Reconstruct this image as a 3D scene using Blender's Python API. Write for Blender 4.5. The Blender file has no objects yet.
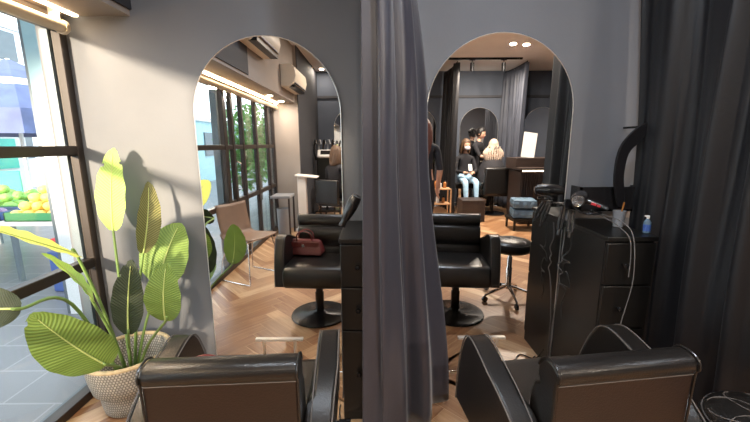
import bpy, bmesh, math, random
from mathutils import Vector, Matrix, Quaternion
random.seed(7)
sc = bpy.context.scene
COL = sc.collection
PI = math.pi

# ------------------------------------------------------------------ camera
cam_d = bpy.data.cameras.new('camera'); cam = bpy.data.objects.new('camera', cam_d); COL.objects.link(cam)
FPX, T, YAW, ROLL = 358.65, math.radians(10.608), math.radians(0.263), math.radians(-0.321)
fw = Vector((math.sin(YAW)*math.cos(T), math.cos(YAW)*math.cos(T), -math.sin(T)))
rt = Vector((math.cos(YAW), -math.sin(YAW), 0)); up = rt.cross(fw)
r2 = rt*math.cos(ROLL)+up*math.sin(ROLL); u2 = up*math.cos(ROLL)-rt*math.sin(ROLL)
cam.matrix_world = Matrix(((r2.x, u2.x, -fw.x, 0), (r2.y, u2.y, -fw.y, 0), (r2.z, u2.z, -fw.z, 1.42), (0, 0, 0, 1)))
cam_d.sensor_width = 36; cam_d.lens = FPX/750*36; cam_d.clip_start = .02
sc.camera = cam
# ------------------------------------------------------------------ world, sun, exposure
sc.view_settings.view_transform = 'Standard'; sc.view_settings.look = 'None'
sc.view_settings.gamma = 1; sc.view_settings.exposure = 0.3; sc.view_settings.use_curve_mapping = False
w = bpy.data.worlds.new('sky'); sc.world = w; w.use_nodes = True
bg = w.node_tree.nodes['Background']; bg.inputs[0].default_value = (.86, .93, 1, 1); bg.inputs[1].default_value = 3.6
sc.cycles.caustics_reflective = True; sc.cycles.caustics_refractive = False
sc.cycles.sample_clamp_indirect = 4; sc.cycles.max_bounces = 12; sc.cycles.transparent_max_bounces = 16
sd = bpy.data.lights.new('sun', 'SUN'); sd.energy = 15; sd.angle = math.radians(3.5); sd.color = (1, .77, .56)
so = bpy.data.objects.new('sun', sd); COL.objects.link(so)
so.rotation_euler = Vector((.36, .90, -.135)).to_track_quat('-Z', 'Y').to_euler(); so.location = (-4, -4, 4)

D = 2.05      # mirror wall
XW = -1.63   # window wall
YB = -4.10    # rear wall
XR = 4.9
ZC = 2.96

# ------------------------------------------------------------------ materials
def mat(name, color, rough=.5, metal=0., bump=0., bscale=60., spec=.5, coat=0., var=0., vscale=8., emit=0., sheen=0., stretch=None, alpha=None):
    m = bpy.data.materials.new(name); m.use_nodes = True
    nt = m.node_tree; b = nt.nodes['Principled BSDF']
    b.inputs['Base Color'].default_value = (*color, 1); b.inputs['Roughness'].default_value = rough
    b.inputs['Metallic'].default_value = metal; b.inputs['Specular IOR Level'].default_value = spec
    b.inputs['Coat Weight'].default_value = coat; b.inputs['Sheen Weight'].default_value = sheen
    if emit:
        b.inputs['Emission Color'].default_value = (*color, 1); b.inputs['Emission Strength'].default_value = emit
    if alpha is not None: b.inputs['Alpha'].default_value = alpha
    tc = nt.nodes.new('ShaderNodeTexCoord'); mp = nt.nodes.new('ShaderNodeMapping')
    nt.links.new(tc.outputs['Object'], mp.inputs['Vector'])
    if stretch: mp.inputs['Scale'].default_value = stretch
    if var:
        n = nt.nodes.new('ShaderNodeTexNoise'); n.inputs['Scale'].default_value = vscale; n.inputs['Detail'].default_value = 4
        nt.links.new(mp.outputs[0], n.inputs['Vector'])
        r = nt.nodes.new('ShaderNodeValToRGB')
        r.color_ramp.elements[0].position = .3; r.color_ramp.elements[1].position = .7
        r.color_ramp.elements[0].color = (*[c*(1-var) for c in color], 1); r.color_ramp.elements[1].color = (*[min(1, c*(1+var)) for c in color], 1)
        nt.links.new(n.outputs['Fac'], r.inputs[0]); nt.links.new(r.outputs[0], b.inputs['Base Color'])
    if bump:
        n = nt.nodes.new('ShaderNodeTexNoise'); n.inputs['Scale'].default_value = bscale; n.inputs['Detail'].default_value = 3
        nt.links.new(mp.outputs[0], n.inputs['Vector'])
        bp = nt.nodes.new('ShaderNodeBump'); bp.inputs['Strength'].default_value = bump; bp.inputs['Distance'].default_value = .01
        nt.links.new(n.outputs['Fac'], bp.inputs['Height']); nt.links.new(bp.outputs[0], b.inputs['Normal'])
    return m
M = {}
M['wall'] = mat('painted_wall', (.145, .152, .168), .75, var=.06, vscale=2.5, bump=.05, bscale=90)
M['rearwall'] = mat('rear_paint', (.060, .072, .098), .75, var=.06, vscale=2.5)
M['darkpaint'] = mat('dark_paint', (.030, .030, .036), .7)
M['ceil'] = mat('ceiling_paint', (.80, .78, .76), .85, var=.04, vscale=3)
M['beige'] = mat('beige_paint', (.30, .262, .235), .8, var=.05, vscale=3)
M['leather'] = mat('black_leather', (.0085, .0072, .0065), .30, bump=.10, bscale=170, spec=.6, var=.15, vscale=6)
M['leatherback'] = mat('brown_black_leather', (.019, .0100, .0078), .45, bump=.12, bscale=170, spec=.5, var=.15, vscale=6)
M['piping'] = mat('grey_piping', (.10, .09, .085), .4)
M['blackmetal'] = mat('black_metal', (.02, .02, .022), .22, metal=.6, var=.2, vscale=12)
M['chrome'] = mat('chrome', (.78, .75, .72), .12, metal=1, var=.03, vscale=10)
M['steel'] = mat('brushed_steel', (.86, .80, .72), .38, metal=.75, var=.03)
M['brass'] = mat('pale_metal_edge', (.80, .76, .72), .3, metal=.8, var=.04)
M['mirror'] = mat('mirror_silver', (.90, .90, .90), .0, metal=1)
M['black'] = mat('black_laminate', (.005, .0048, .0048), .36, var=.2, vscale=5, spec=.45)
M['blackgloss'] = mat('black_plastic', (.015, .014, .015), .22, var=.1, spec=.6)
M['satin'] = mat('charcoal_satin', (.027, .026, .038), .40, bump=.08, bscale=45, sheen=.25, var=.12, vscale=5, spec=.6)
M['blackcurtain'] = mat('black_drape', (.006, .0055, .007), .5, bump=.1, bscale=60, var=.15, vscale=5, sheen=.03, spec=.35)
M['greydrape'] = mat('grey_drape', (.040, .045, .062), .6, bump=.1, bscale=60, var=.15, vscale=5)
M['frame'] = mat('dark_bronze_frame', (.030, .020, .015), .4, metal=.2, var=.12)
M['greyframe'] = mat('grey_aluminium', (.13, .16, .18), .45, metal=.3, var=.06)
M['blind'] = mat('cream_blind', (.62, .52, .38), .6, var=.04)
M['led'] = mat('warm_led', (1, .80, .55), .5, emit=7)
M['ledspot'] = mat('warm_lamp_glass', (1, .82, .6), .5, emit=9)
M['whiteplastic'] = mat('cream_plastic', (.74, .66, .54), .4, var=.03)
M['white'] = mat('white_enamel', (.78, .76, .73), .4, var=.03)
M['grey'] = mat('grey_plastic', (.22, .23, .25), .45, var=.05)
M['brownseat'] = mat('brown_shell', (.20, .125, .085), .45, var=.08)
M['red'] = mat('burgundy_leather', (.13, .020, .018), .38, bump=.1, bscale=120, var=.1)
M['wood'] = mat('pale_wood', (.42, .24, .12), .5, var=.25, vscale=6, stretch=(1, 8, 8))
M['walnut'] = mat('dark_walnut', (.035, .021, .016), .45, var=.25, vscale=6, stretch=(1, 8, 8))
M['rim'] = mat('rope_rim', (.56, .43, .25), .7, bump=.4, bscale=80, var=.2, vscale=30)
M['soil'] = mat('dry_moss', (.09, .075, .045), .95, bump=.8, bscale=60, var=.4, vscale=30)
M['paver'] = None
M['redcloth'] = mat('red_plastic', (.55, .03, .04), .4, var=.05)
M['bluecrate'] = mat('blue_plastic', (.05, .11, .36), .4, var=.05)
M['teal'] = mat('teal_plastic', (.02, .35, .28), .4, var=.05)
M['greencrate'] = mat('green_plastic', (.02, .22, .08), .4, var=.05)
M['tarp'] = mat('navy_tarp', (.06, .09, .22), .6, var=.25, vscale=4)
M['tarpwhite'] = mat('white_canvas', (.75, .8, .85), .6, var=.05)
M['mango'] = mat('yellow_fruit', (.85, .62, .14), .45, var=.15, vscale=10)
M['greenveg'] = mat('green_vegetable', (.18, .42, .08), .5, var=.35, vscale=12)
M['purpleveg'] = mat('purple_vegetable', (.20, .10, .30), .35, var=.3, vscale=12)
M['paleveg'] = mat('pale_vegetable', (.72, .74, .52), .5, var=.15, vscale=12)
M['paleblue'] = mat('pale_blue_paint', (.36, .56, .62), .6, var=.05)
M['whitepaint'] = mat('white_render', (.86, .88, .9), .7, var=.03)
M['concrete'] = mat('pale_concrete', (.55, .57, .58), .8, var=.1, vscale=3)
M['bark'] = mat('bark', (.10, .07, .05), .9, bump=.5, bscale=30, var=.2)
M['hedge'] = mat('hedge_leaf', (.10, .30, .05), .55, var=.45, vscale=9)
M['skin'] = mat('skin', (.52, .30, .21), .5, var=.04)
M['blackcloth'] = mat('black_cloth', (.014, .013, .017), .85, bump=.1, bscale=50, var=.2)
M['jeans'] = mat('light_blue_denim', (.36, .55, .72), .8, bump=.15, bscale=150, var=.12, vscale=14)
M['auburn'] = mat('auburn_hair', (.13, .035, .018), .42, bump=.6, bscale=30, stretch=(9, 9, 1), var=.35, vscale=14)
M['silverhair'] = mat('silver_blonde_hair', (.50, .38, .30), .5, bump=.6, bscale=30, stretch=(9, 9, 1), var=.35, vscale=14)
M['blackhair'] = mat('black_hair', (.012, .01, .01), .4, bump=.5, bscale=30, stretch=(9, 9, 1), var=.2)
M['brownhair'] = mat('brown_hair', (.10, .055, .03), .45, bump=.5, bscale=30, stretch=(9, 9, 1), var=.3, vscale=14)
M['foil'] = mat('hair_foil', (.8, .78, .74), .3, metal=.8, bump=.4, bscale=60)
M['mask'] = mat('face_mask', (.62, .58, .62), .7, var=.04)
M['bluecushion'] = mat('blue_grey_velvet', (.09, .15, .21), .6, var=.3, vscale=5, bump=.2, bscale=18)
M['phone'] = mat('white_case', (.75, .78, .8), .3)
M['eye'] = mat('dark_eye', (.02, .012, .01), .2)
M['cable'] = mat('grey_cable', (.13, .125, .125), .4)
M['blackcable'] = mat('black_cable', (.015, .015, .015), .4)
M['amber'] = mat('amber_bottle', (.35, .13, .03), .2, var=.05)
M['pink_led'] = mat('pink_neon', (1, .25, .85), .5, emit=4)
M['blue_led'] = mat('ice_neon', (.7, .9, 1), .5, emit=5)

def leaf_mat(name, c1, c2, trans):
    m = bpy.data.materials.new(name); m.use_nodes = True; nt = m.node_tree; b = nt.nodes['Principled BSDF']
    uv = nt.nodes.new('ShaderNodeUVMap'); sep = nt.nodes.new('ShaderNodeSeparateXYZ'); nt.links.new(uv.outputs[0], sep.inputs[0])
    # ribs: wave over (v - 0.35*|u-.5|)
    a = nt.nodes.new('ShaderNodeMath'); a.operation = 'SUBTRACT'; a.inputs[1].default_value = .5; nt.links.new(sep.outputs[0], a.inputs[0])
    ab = nt.nodes.new('ShaderNodeMath'); ab.operation = 'ABSOLUTE'; nt.links.new(a.outputs[0], ab.inputs[0])
    mu = nt.nodes.new('ShaderNodeMath'); mu.operation = 'MULTIPLY_ADD'; mu.inputs[1].default_value = -.28; nt.links.new(ab.outputs[0], mu.inputs[0]); nt.links.new(sep.outputs[1], mu.inputs[2])
    s = nt.nodes.new('ShaderNodeMath'); s.operation = 'MULTIPLY'; s.inputs[1].default_value = 170; nt.links.new(mu.outputs[0], s.inputs[0])
    si = nt.nodes.new('ShaderNodeMath'); si.operation = 'SINE'; nt.links.new(s.outputs[0], si.inputs[0])
    mr = nt.nodes.new('ShaderNodeMapRange'); mr.inputs[1].default_value = -1; nt.links.new(si.outputs[0], mr.inputs[0])
    mix = nt.nodes.new('ShaderNodeMix'); mix.data_type = 'RGBA'; mix.inputs[6].default_value = (*c1, 1); mix.inputs[7].default_value = (*c2, 1)
    nt.links.new(mr.outputs[0], mix.inputs[0])
    nt.links.new(mix.outputs[2], b.inputs['Base Color'])
    b.inputs['Roughness'].default_value = .55
    bp = nt.nodes.new('ShaderNodeBump'); bp.inputs['Strength'].default_value = .5; bp.inputs['Distance'].default_value = .004
    nt.links.new(mr.outputs[0], bp.inputs['Height']); nt.links.new(bp.outputs[0], b.inputs['Normal'])
    tr = nt.nodes.new('ShaderNodeBsdfTranslucent'); nt.links.new(mix.outputs[2], tr.inputs[0])
    ms = nt.nodes.new('ShaderNodeMixShader'); ms.inputs[0].default_value = trans
    out = nt.nodes['Material Output']; nt.links.new(b.outputs[0], ms.inputs[1]); nt.links.new(tr.outputs[0], ms.inputs[2]); nt.links.new(ms.outputs[0], out.inputs[0])
    return m
M['leaf'] = leaf_mat('green_leaf', (.12, .20, .035), (.20, .31, .06), .15)
M['leaflight'] = leaf_mat('lime_leaf', (.42, .62, .13), (.54, .74, .20), .3)
M['leafyellow'] = leaf_mat('yellow_leaf', (.62, .70, .10), (.80, .84, .22), .35)
M['leafdark'] = leaf_mat('dark_leaf', (.014, .024, .008), (.026, .040, .012), .03)  # carries the middle leaf's shade in its colour
M['leafolive'] = leaf_mat('olive_leaf', (.10, .11, .03), (.30, .28, .10), .1)
M['stem'] = mat('green_stem', (.17, .27, .07), .45, var=.2)
M['midrib'] = mat('leaf_midrib', (.50, .58, .20), .5)

def glass_mat():
    m = bpy.data.materials.new('window_glass'); m.use_nodes = True; nt = m.node_tree; nt.nodes.remove(nt.nodes['Principled BSDF'])
    t = nt.nodes.new('ShaderNodeBsdfTransparent'); t.inputs[0].default_value = (.93, .96, .96, 1)
    g = nt.nodes.new('ShaderNodeBsdfGlossy'); g.inputs[0].default_value = (1, 1, 1, 1); g.inputs['Roughness'].default_value = .0
    f = nt.nodes.new('ShaderNodeMath'); f.operation = 'MULTIPLY_ADD'; f.inputs[1].default_value = .55; f.inputs[2].default_value = .03
    lw = nt.nodes.new('ShaderNodeLayerWeight'); pw = nt.nodes.new('ShaderNodeMath'); pw.operation = 'POWER'; pw.inputs[1].default_value = 4
    lw.inputs[0].default_value = .5; nt.links.new(lw.outputs['Facing'], pw.inputs[0]); nt.links.new(pw.outputs[0], f.inputs[0])
    ms = nt.nodes.new('ShaderNodeMixShader'); nt.links.new(f.outputs[0], ms.inputs[0]); nt.links.new(t.outputs[0], ms.inputs[1]); nt.links.new(g.outputs[0], ms.inputs[2])
    nt.links.new(ms.outputs[0], nt.nodes['Material Output'].inputs[0]); return m
M['glass'] = glass_mat()

def floor_mat():
    m = bpy.data.materials.new('herringbone_oak'); m.use_nodes = True; nt = m.node_tree; b = nt.nodes['Principled BSDF']
    at = nt.nodes.new('ShaderNodeVertexColor'); at.layer_name = 'tone'
    uv = nt.nodes.new('ShaderNodeUVMap'); mp = nt.nodes.new('ShaderNodeMapping'); mp.inputs['Scale'].default_value = (2.2, 26, 1)
    nt.links.new(uv.outputs[0], mp.inputs[0])
    n = nt.nodes.new('ShaderNodeTexNoise'); n.inputs['Scale'].default_value = 1.6; n.inputs['Detail'].default_value = 6; n.inputs['Distortion'].default_value = 1.2
    nt.links.new(mp.outputs[0], n.inputs['Vector'])
    ad = nt.nodes.new('ShaderNodeMath'); ad.operation = 'MULTIPLY_ADD'; ad.inputs[1].default_value = .62
    nt.links.new(n.outputs['Fac'], ad.inputs[0])
    sep = nt.nodes.new('ShaderNodeSeparateColor'); nt.links.new(at.outputs[0], sep.inputs[0])
    sc2 = nt.nodes.new('ShaderNodeMath'); sc2.operation = 'MULTIPLY_ADD'; sc2.inputs[1].default_value = .55; sc2.inputs[2].default_value = -.08
    nt.links.new(sep.outputs[0], sc2.inputs[0]); nt.links.new(sc2.outputs[0], ad.inputs[2])
    r = nt.nodes.new('ShaderNodeValToRGB'); e = r.color_ramp.elements
    e[0].position = .1; e[0].color = (.20, .080, .032, 1); e[1].position = .85; e[1].color = (.62, .42, .25, 1)
    k = e.new(.45); k.color = (.38, .21, .105, 1)
    nt.links.new(ad.outputs[0], r.inputs[0]); nt.links.new(r.outputs[0], b.inputs['Base Color'])
    b.inputs['Roughness'].default_value = .33; b.inputs['Specular IOR Level'].default_value = .5
    bp = nt.nodes.new('ShaderNodeBump'); bp.inputs['Strength'].default_value = .12; bp.inputs['Distance'].default_value = .003
    nt.links.new(n.outputs['Fac'], bp.inputs['Height']); nt.links.new(bp.outputs[0], b.inputs['Normal'])
    return m
M['floor'] = floor_mat()

def wicker_mat():
    m = bpy.data.materials.new('grey_wicker'); m.use_nodes = True; nt = m.node_tree; b = nt.nodes['Principled BSDF']
    uv = nt.nodes.new('ShaderNodeUVMap'); br = nt.nodes.new('ShaderNodeTexBrick')
    br.inputs['Color1'].default_value = (.58, .53, .45, 1); br.inputs['Color2'].default_value = (.42, .40, .37, 1); br.inputs['Mortar'].default_value = (.20, .18, .15, 1)
    br.inputs['Scale'].default_value = 1; br.inputs['Mortar Size'].default_value = .018; br.inputs['Brick Width'].default_value = .085; br.inputs['Row Height'].default_value = .12
    br.offset = .5
    mp = nt.nodes.new('ShaderNodeMapping'); mp.inputs['Scale'].default_value = (7, 8, 1)
    nt.links.new(uv.outputs[0], mp.inputs[0]); nt.links.new(mp.outputs[0], br.inputs['Vector'])
    n = nt.nodes.new('ShaderNodeTexNoise'); n.inputs['Scale'].default_value = 12; nt.links.new(uv.outputs[0], n.inputs['Vector'])
    mx = nt.nodes.new('ShaderNodeMix'); mx.data_type = 'RGBA'; mx.blend_type = 'MULTIPLY'; mx.inputs[0].default_value = .5
    nt.links.new(br.outputs['Color'], mx.inputs[6]); nt.links.new(n.outputs['Color'], mx.inputs[7])
    nt.links.new(br.outputs['Color'], b.inputs['Base Color']); b.inputs['Roughness'].default_value = .7
    bp = nt.nodes.new('ShaderNodeBump'); bp.inputs['Strength'].default_value = .8; bp.inputs['Distance'].default_value = .008; bp.invert = True
    nt.links.new(br.outputs['Fac'], bp.inputs['Height']); nt.links.new(bp.outputs[0], b.inputs['Normal'])
    return m
M['wicker'] = wicker_mat()

def paver_mat():
    m = bpy.data.materials.new('grey_pavers'); m.use_nodes = True; nt = m.node_tree; b = nt.nodes['Principled BSDF']
    tc = nt.nodes.new('ShaderNodeTexCoord'); br = nt.nodes.new('ShaderNodeTexBrick'); br.inputs['Scale'].default_value = 1
    br.inputs['Color1'].default_value = (.13, .14, .16, 1); br.inputs['Color2'].default_value = (.17, .175, .19, 1); br.inputs['Mortar'].default_value = (.26, .27, .28, 1)
    br.inputs['Brick Width'].default_value = .6; br.inputs['Row Height'].default_value = .3; br.inputs['Mortar Size'].default_value = .006
    nt.links.new(tc.outputs['Object'], br.inputs['Vector']); nt.links.new(br.outputs['Color'], b.inputs['Base Color'])
    b.inputs['Roughness'].default_value = .35; return m
M['paver'] = paver_mat()

# ------------------------------------------------------------------ helpers
def link(o, parent=None):
    COL.objects.link(o)
    if parent: o.parent = parent
    return o
def tag(o, label=None, cat=None, group=None, kind=None):
    if label: o['label'] = label
    if cat: o['category'] = cat
    if group: o['group'] = group
    if kind: o['kind'] = kind
    return o
def thing(name, label, cat, loc=(0, 0, 0), rz=0., group=None):
    o = bpy.data.objects.new(name, None); o.empty_display_size = .1; link(o)
    o.location = loc; o.rotation_euler = (0, 0, rz); return tag(o, label, cat, group)
def obj(name, bm, m, parent=None, smooth=True, bevel=0., seg=3, loc=None, ang=40):
    bmesh.ops.recalc_face_normals(bm, faces=bm.faces)
    me = bpy.data.meshes.new(name); bm.to_mesh(me); bm.free()
    for mm in (m if isinstance(m, (list, tuple)) else [m]): me.materials.append(M[mm] if isinstance(mm, str) else mm)
    o = bpy.data.objects.new(name, me); link(o, parent)
    if loc: o.location = loc
    if smooth:
        me.polygons.foreach_set('use_smooth', [True]*len(me.polygons))
        try: me.set_sharp_from_angle(angle=math.radians(ang))
        except Exception: pass
    if bevel:
        b = o.modifiers.new('bevel', 'BEVEL'); b.width = bevel; b.segments = seg; b.limit_method = 'ANGLE'; b.angle_limit = math.radians(35)
        b.harden_normals = False
    return o
def box(bm, x0, x1, y0, y1, z0, z1, mtx=None, mi=0):
    vs = [bm.verts.new((x, y, z)) for x in (x0, x1) for y in (y0, y1) for z in (z0, z1)]
    if mtx: [setattr(v, 'co', mtx @ v.co) for v in vs]
    for f in ((0, 1, 3, 2), (4, 6, 7, 5), (0, 4, 5, 1), (2, 3, 7, 6), (0, 2, 6, 4), (1, 5, 7, 3)):
        fc = bm.faces.new([vs[i] for i in f]); fc.material_index = mi
    return vs
def lathe(bm, prof, seg=28, c=(0, 0, 0), uvl=None, mtx=None, caps=True):
    rings = []
    for r, z in prof:
        rings.append([bm.verts.new((c[0]+r*math.cos(2*PI*i/seg), c[1]+r*math.sin(2*PI*i/seg), c[2]+z)) for i in range(seg)])
    L = 0
    for k in range(len(prof)-1):
        dl = math.hypot(prof[k+1][0]-prof[k][0], prof[k+1][1]-prof[k][1])
        for i in range(seg):
            j = (i+1) % seg
            f = bm.faces.new((rings[k][i], rings[k][j], rings[k+1][j], rings[k+1][i]))
            if uvl:
                for lp, (a, b) in zip(f.loops, ((i, 0), (i+1, 0), (i+1, 1), (i, 1))):
                    lp[uvl].uv = (a/seg, L+(dl if b else 0))
        L += dl
    if caps:
        if prof[0][0] > 1e-4: bm.faces.new(rings[0][::-1])
        if prof[-1][0] > 1e-4: bm.faces.new(rings[-1])
    if mtx:
        for r in rings:
            for v in r: v.co = mtx @ v.co
    return rings
def catmull(pts, n=8):
    pts = [Vector(p) for p in pts]
    if len(pts) < 3: return pts
    P = [2*pts[0]-pts[1]]+pts+[2*pts[-1]-pts[-2]]; out = []
    for i in range(1, len(P)-2):
        for k in range(n):
            t = k/n; a, b, c, d = P[i-1], P[i], P[i+1], P[i+2]
            out.append(.5*((2*b)+(c-a)*t+(2*a-5*b+4*c-d)*t*t+(3*b-a-3*c+d)*t**3))
    out.append(pts[-1]); return out
def tube(bm, pts, r, seg=8, smooth=0, r1=None, flat=1.):
    if smooth: pts = catmull(pts, smooth)
    pts = [Vector(p) for p in pts]; n = len(pts); rings = []
    prev = None
    for i, p in enumerate(pts):
        d = (pts[min(i+1, n-1)]-pts[max(i-1, 0)])
        d = d.normalized() if d.length > 1e-9 else Vector((0, 0, 1))
        if prev is None:
            a = Vector((0, 0, 1)) if abs(d.z) < .9 else Vector((1, 0, 0)); u = d.cross(a).normalized()
        else:
            u = prev-d*prev.dot(d); u = u.normalized() if u.length > 1e-6 else d.orthogonal().normalized()
        prev = u; v = d.cross(u); rr = r if r1 is None else r+(r1-r)*i/(n-1)
        rings.append([bm.verts.new(p+(u*math.cos(2*PI*k/seg)+v*math.sin(2*PI*k/seg)*flat)*rr) for k in range(seg)])
    for i in range(n-1):
        for k in range(seg):
            j = (k+1) % seg; bm.faces.new((rings[i][k], rings[i][j], rings[i+1][j], rings[i+1][k]))
    bm.faces.new(rings[0][::-1]); bm.faces.new(rings[-1])
def prism(bm, poly, axis, a0, a1):
    """extrude a 2-D polygon; axis 'x': poly=(y,z); 'y': (x,z); 'z': (x,y)"""
    def P(p, a): return {'x': (a, p[0], p[1]), 'y': (p[0], a, p[1]), 'z': (p[0], p[1], a)}[axis]
    A = [bm.verts.new(P(p, a0)) for p in poly]; B = [bm.verts.new(P(p, a1)) for p in poly]; n = len(poly)
    bm.faces.new(A); bm.faces.new(B[::-1])
    for i in range(n): bm.faces.new((A[i], A[(i+1) % n], B[(i+1) % n], B[i]))
def ell(bm, c, r, seg=16, rings=10, mtx=None):
    m = Matrix.Translation(c) @ (mtx or Matrix()) @ Matrix.Diagonal((*r, 1))
    bmesh.ops.create_uvsphere(bm, u_segments=seg, v_segments=rings, radius=1, matrix=m)
def B(): return bmesh.new()
def struct(name, bm, m, parent=None, **k):
    o = obj(name, bm, m, parent, **k)
    if parent is None: o['kind'] = 'structure'
    return o
def copy_tree(o, parent=None):
    c = o.copy(); COL.objects.link(c)
    if parent: c.parent = parent
    for ch in [x for x in o.children]: copy_tree(ch, c)
    return c
def frame_to(d, upv=(0, 0, 1)):
    return Vector(d).normalized().to_track_quat('Z', 'Y').to_matrix().to_4x4()

# ------------------------------------------------------------------ room shell
bm = B(); Wp, n = .115, 5; L = Wp*n
uvl = bm.loops.layers.uv.new('UVMap'); cl = bm.loops.layers.color.new('tone')
c45, s45 = math.cos(math.radians(45)), math.sin(math.radians(45))
def plank(x0, y0, x1, y1, horiz):
    g = .0012; pts = [(x0+g, y0+g), (x1-g, y0+g), (x1-g, y1-g), (x0+g, y1-g)]
    wp = [(a*c45-b*s45+1.6, a*s45+b*c45-.8) for a, b in pts]
    cx = sum(p[0] for p in wp)/4; cy = sum(p[1] for p in wp)/4
    if not (XW-.1 < cx < XR+.1 and YB-.2 < cy < D+.1): return
    wp = [(min(max(a, XW), XR), min(max(b, YB), D)) for a, b in wp]
    try: f = bm.faces.new([bm.verts.new((a, b, 0)) for a, b in wp])
    except Exception: return
    t = random.random(); o = random.random()*30
    for lp, (a, b) in zip(f.loops, pts):
        lp[cl] = (t, t, t, 1); u = (a, b) if horiz else (b, a); lp[uvl].uv = (u[0]+o, u[1]+o*.37)
for k in range(-80, 81):
    for m_ in range(-9, 10):
        ox = k*Wp+2*m_*L
        plank(ox, k*Wp, ox+L, (k+1)*Wp, True)
        plank(ox-Wp, k*Wp, ox, k*Wp+L, False)
box(bm, XW, XR, YB, D, -.06, -.0015)
struct('floor', bm, 'floor', smooth=False)

bm = B(); box(bm, XW-.15, XR+.15, D, D+.14, 0, ZC+.1); struct('wall_front', bm, 'wall', smooth=False)
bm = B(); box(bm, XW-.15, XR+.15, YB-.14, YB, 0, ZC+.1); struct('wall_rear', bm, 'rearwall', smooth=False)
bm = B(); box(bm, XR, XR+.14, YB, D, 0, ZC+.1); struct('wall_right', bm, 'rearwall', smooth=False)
bm = B(); box(bm, XW-.15, XR+.14, YB-.14, D+.14, ZC, ZC+.12); struct('ceiling', bm, 'ceil', smooth=False)
# dropped soffit over the window wall, its near half painted dark on the upright face
SX = -1.273
bm = B(); box(bm, XW-.15, SX, -1.99, D, 2.088, ZC); struct('soffit_left', bm, 'beige', smooth=False)
bm = B(); box(bm, SX, SX+.012, .22, D, 2.118, ZC); struct('trim_1', bm, 'darkpaint', smooth=False)
bm = B(); box(bm, XW-.15, SX+.05, YB, -1.99, 0, ZC); struct('wall_left', bm, 'beige', smooth=False)
bm = B(); box(bm, SX+.05, XR, YB, YB+.03, 2.40, 2.45); struct('trim_2', bm, 'darkpaint', smooth=False)
# dark recess panel on the side of the column
bm = B(); box(bm, SX+.05, SX+.062, YB, -1.99, 0, ZC); struct('trim_3', bm, 'darkpaint', smooth=False)

# window wall: frames and panes
wn = tag(bpy.data.objects.new('window_1', None), None, None, None, 'structure'); link(wn)
def wpart(name, bm, m, **k): return obj(name, bm, m, wn, smooth=False, **k)
YF0, YF1 = -1.99, D
def fr(y0, y1, z0, z1, x0=XW-.05, x1=XW+.005, m='frame', name='window_frame'):
    bm = B(); box(bm, x0, x1, y0, y1, z0, z1); return wpart(name, bm, m, bevel=.004, seg=1)
ZT = 2.01
fr(YF0, YF1, ZT, 2.088, m='beige', name='header')
fr(YF0, YF1, 0, .05, XW-.05, XW+.02, name='sill_rail')
fr(YF0, YF1, 0, .012, XW-.11, XW-.052, m='greyframe', name='threshold')
fr(YF0, YF1, 1.366, 1.418, name='mid_rail')
fr(YF0, YF1, .722, .778, name='lower_rail')
for y, hw in ((2.028, .022), (.02, .045), (-.20, .033), (-.53, .028), (-1.06, .033), (-1.65, .028), (-1.962, .028)):
    fr(y-hw, y+hw, .05, ZT, XW-.04, XW+.010, name='mullion')
bm = B(); box(bm, XW-.085, XW-.042, 1.99, 2.03, 0, ZT); wpart('outer_mullion', bm, 'greyframe')
bm = B(); box(bm, XW-.13, XW-.06, .0, .05, 0, ZT); wpart('outer_mullion', bm, 'greyframe')
for (z0, z1) in ((.05, .722), (.778, 1.366), (1.418, ZT)):
    for a, b_ in ((2.006, .065), (-.025, -.167), (-.233, -.502), (-.558, -1.027), (-1.093, -1.622), (-1.678, -1.934)):
        bm = B(); box(bm, XW-.03, XW-.024, b_, a, z0, z1); wpart('pane', bm, 'glass')
# door pull handle
bm = B(); tube(bm, [(XW+.0, -.26, .88), (XW+.05, -.26, .90), (XW+.05, -.26, 1.2), (XW+.0, -.26, 1.22)], .01); wpart('door_handle', bm, 'chrome')

# roller blind cassette with end caps, led strip above
t = thing('roller_blind', 'cream rolled blind tube above the shop window', 'blind', (-1.565, 0, 2.008))
bm = B()
mt = Matrix.Rotation(PI/2, 4, 'X'); lathe(bm, [(.028, -1.95), (.028, 1.94)], 20, mtx=mt); obj('blind_roll', bm, 'blind', t)
bm = B(); lathe(bm, [(.0, -1.985), (.026, -1.98), (.034, -1.97), (.034, -1.95)], 20, mtx=mt); obj('end_cap', bm, 'blind', t)
bm = B(); lathe(bm, [(.034, 1.94), (.034, 1.965), (.0, 1.975)], 20, mtx=mt); obj('end_cap', bm, 'blind', t)
for q in (-1.92, 1.92):
    bm = B(); box(bm, -.02, .02, q-.01, q+.01, .02, .079); obj('bracket', bm, 'white', t)
bm = B(); box(bm, -1.555, -1.53, -1.96, 2.03, 2.078, 2.088); o = obj('led_strip', bm, 'led', smooth=False)
tag(o, 'glowing warm light strip under the ceiling soffit above window', 'light strip')

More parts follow.
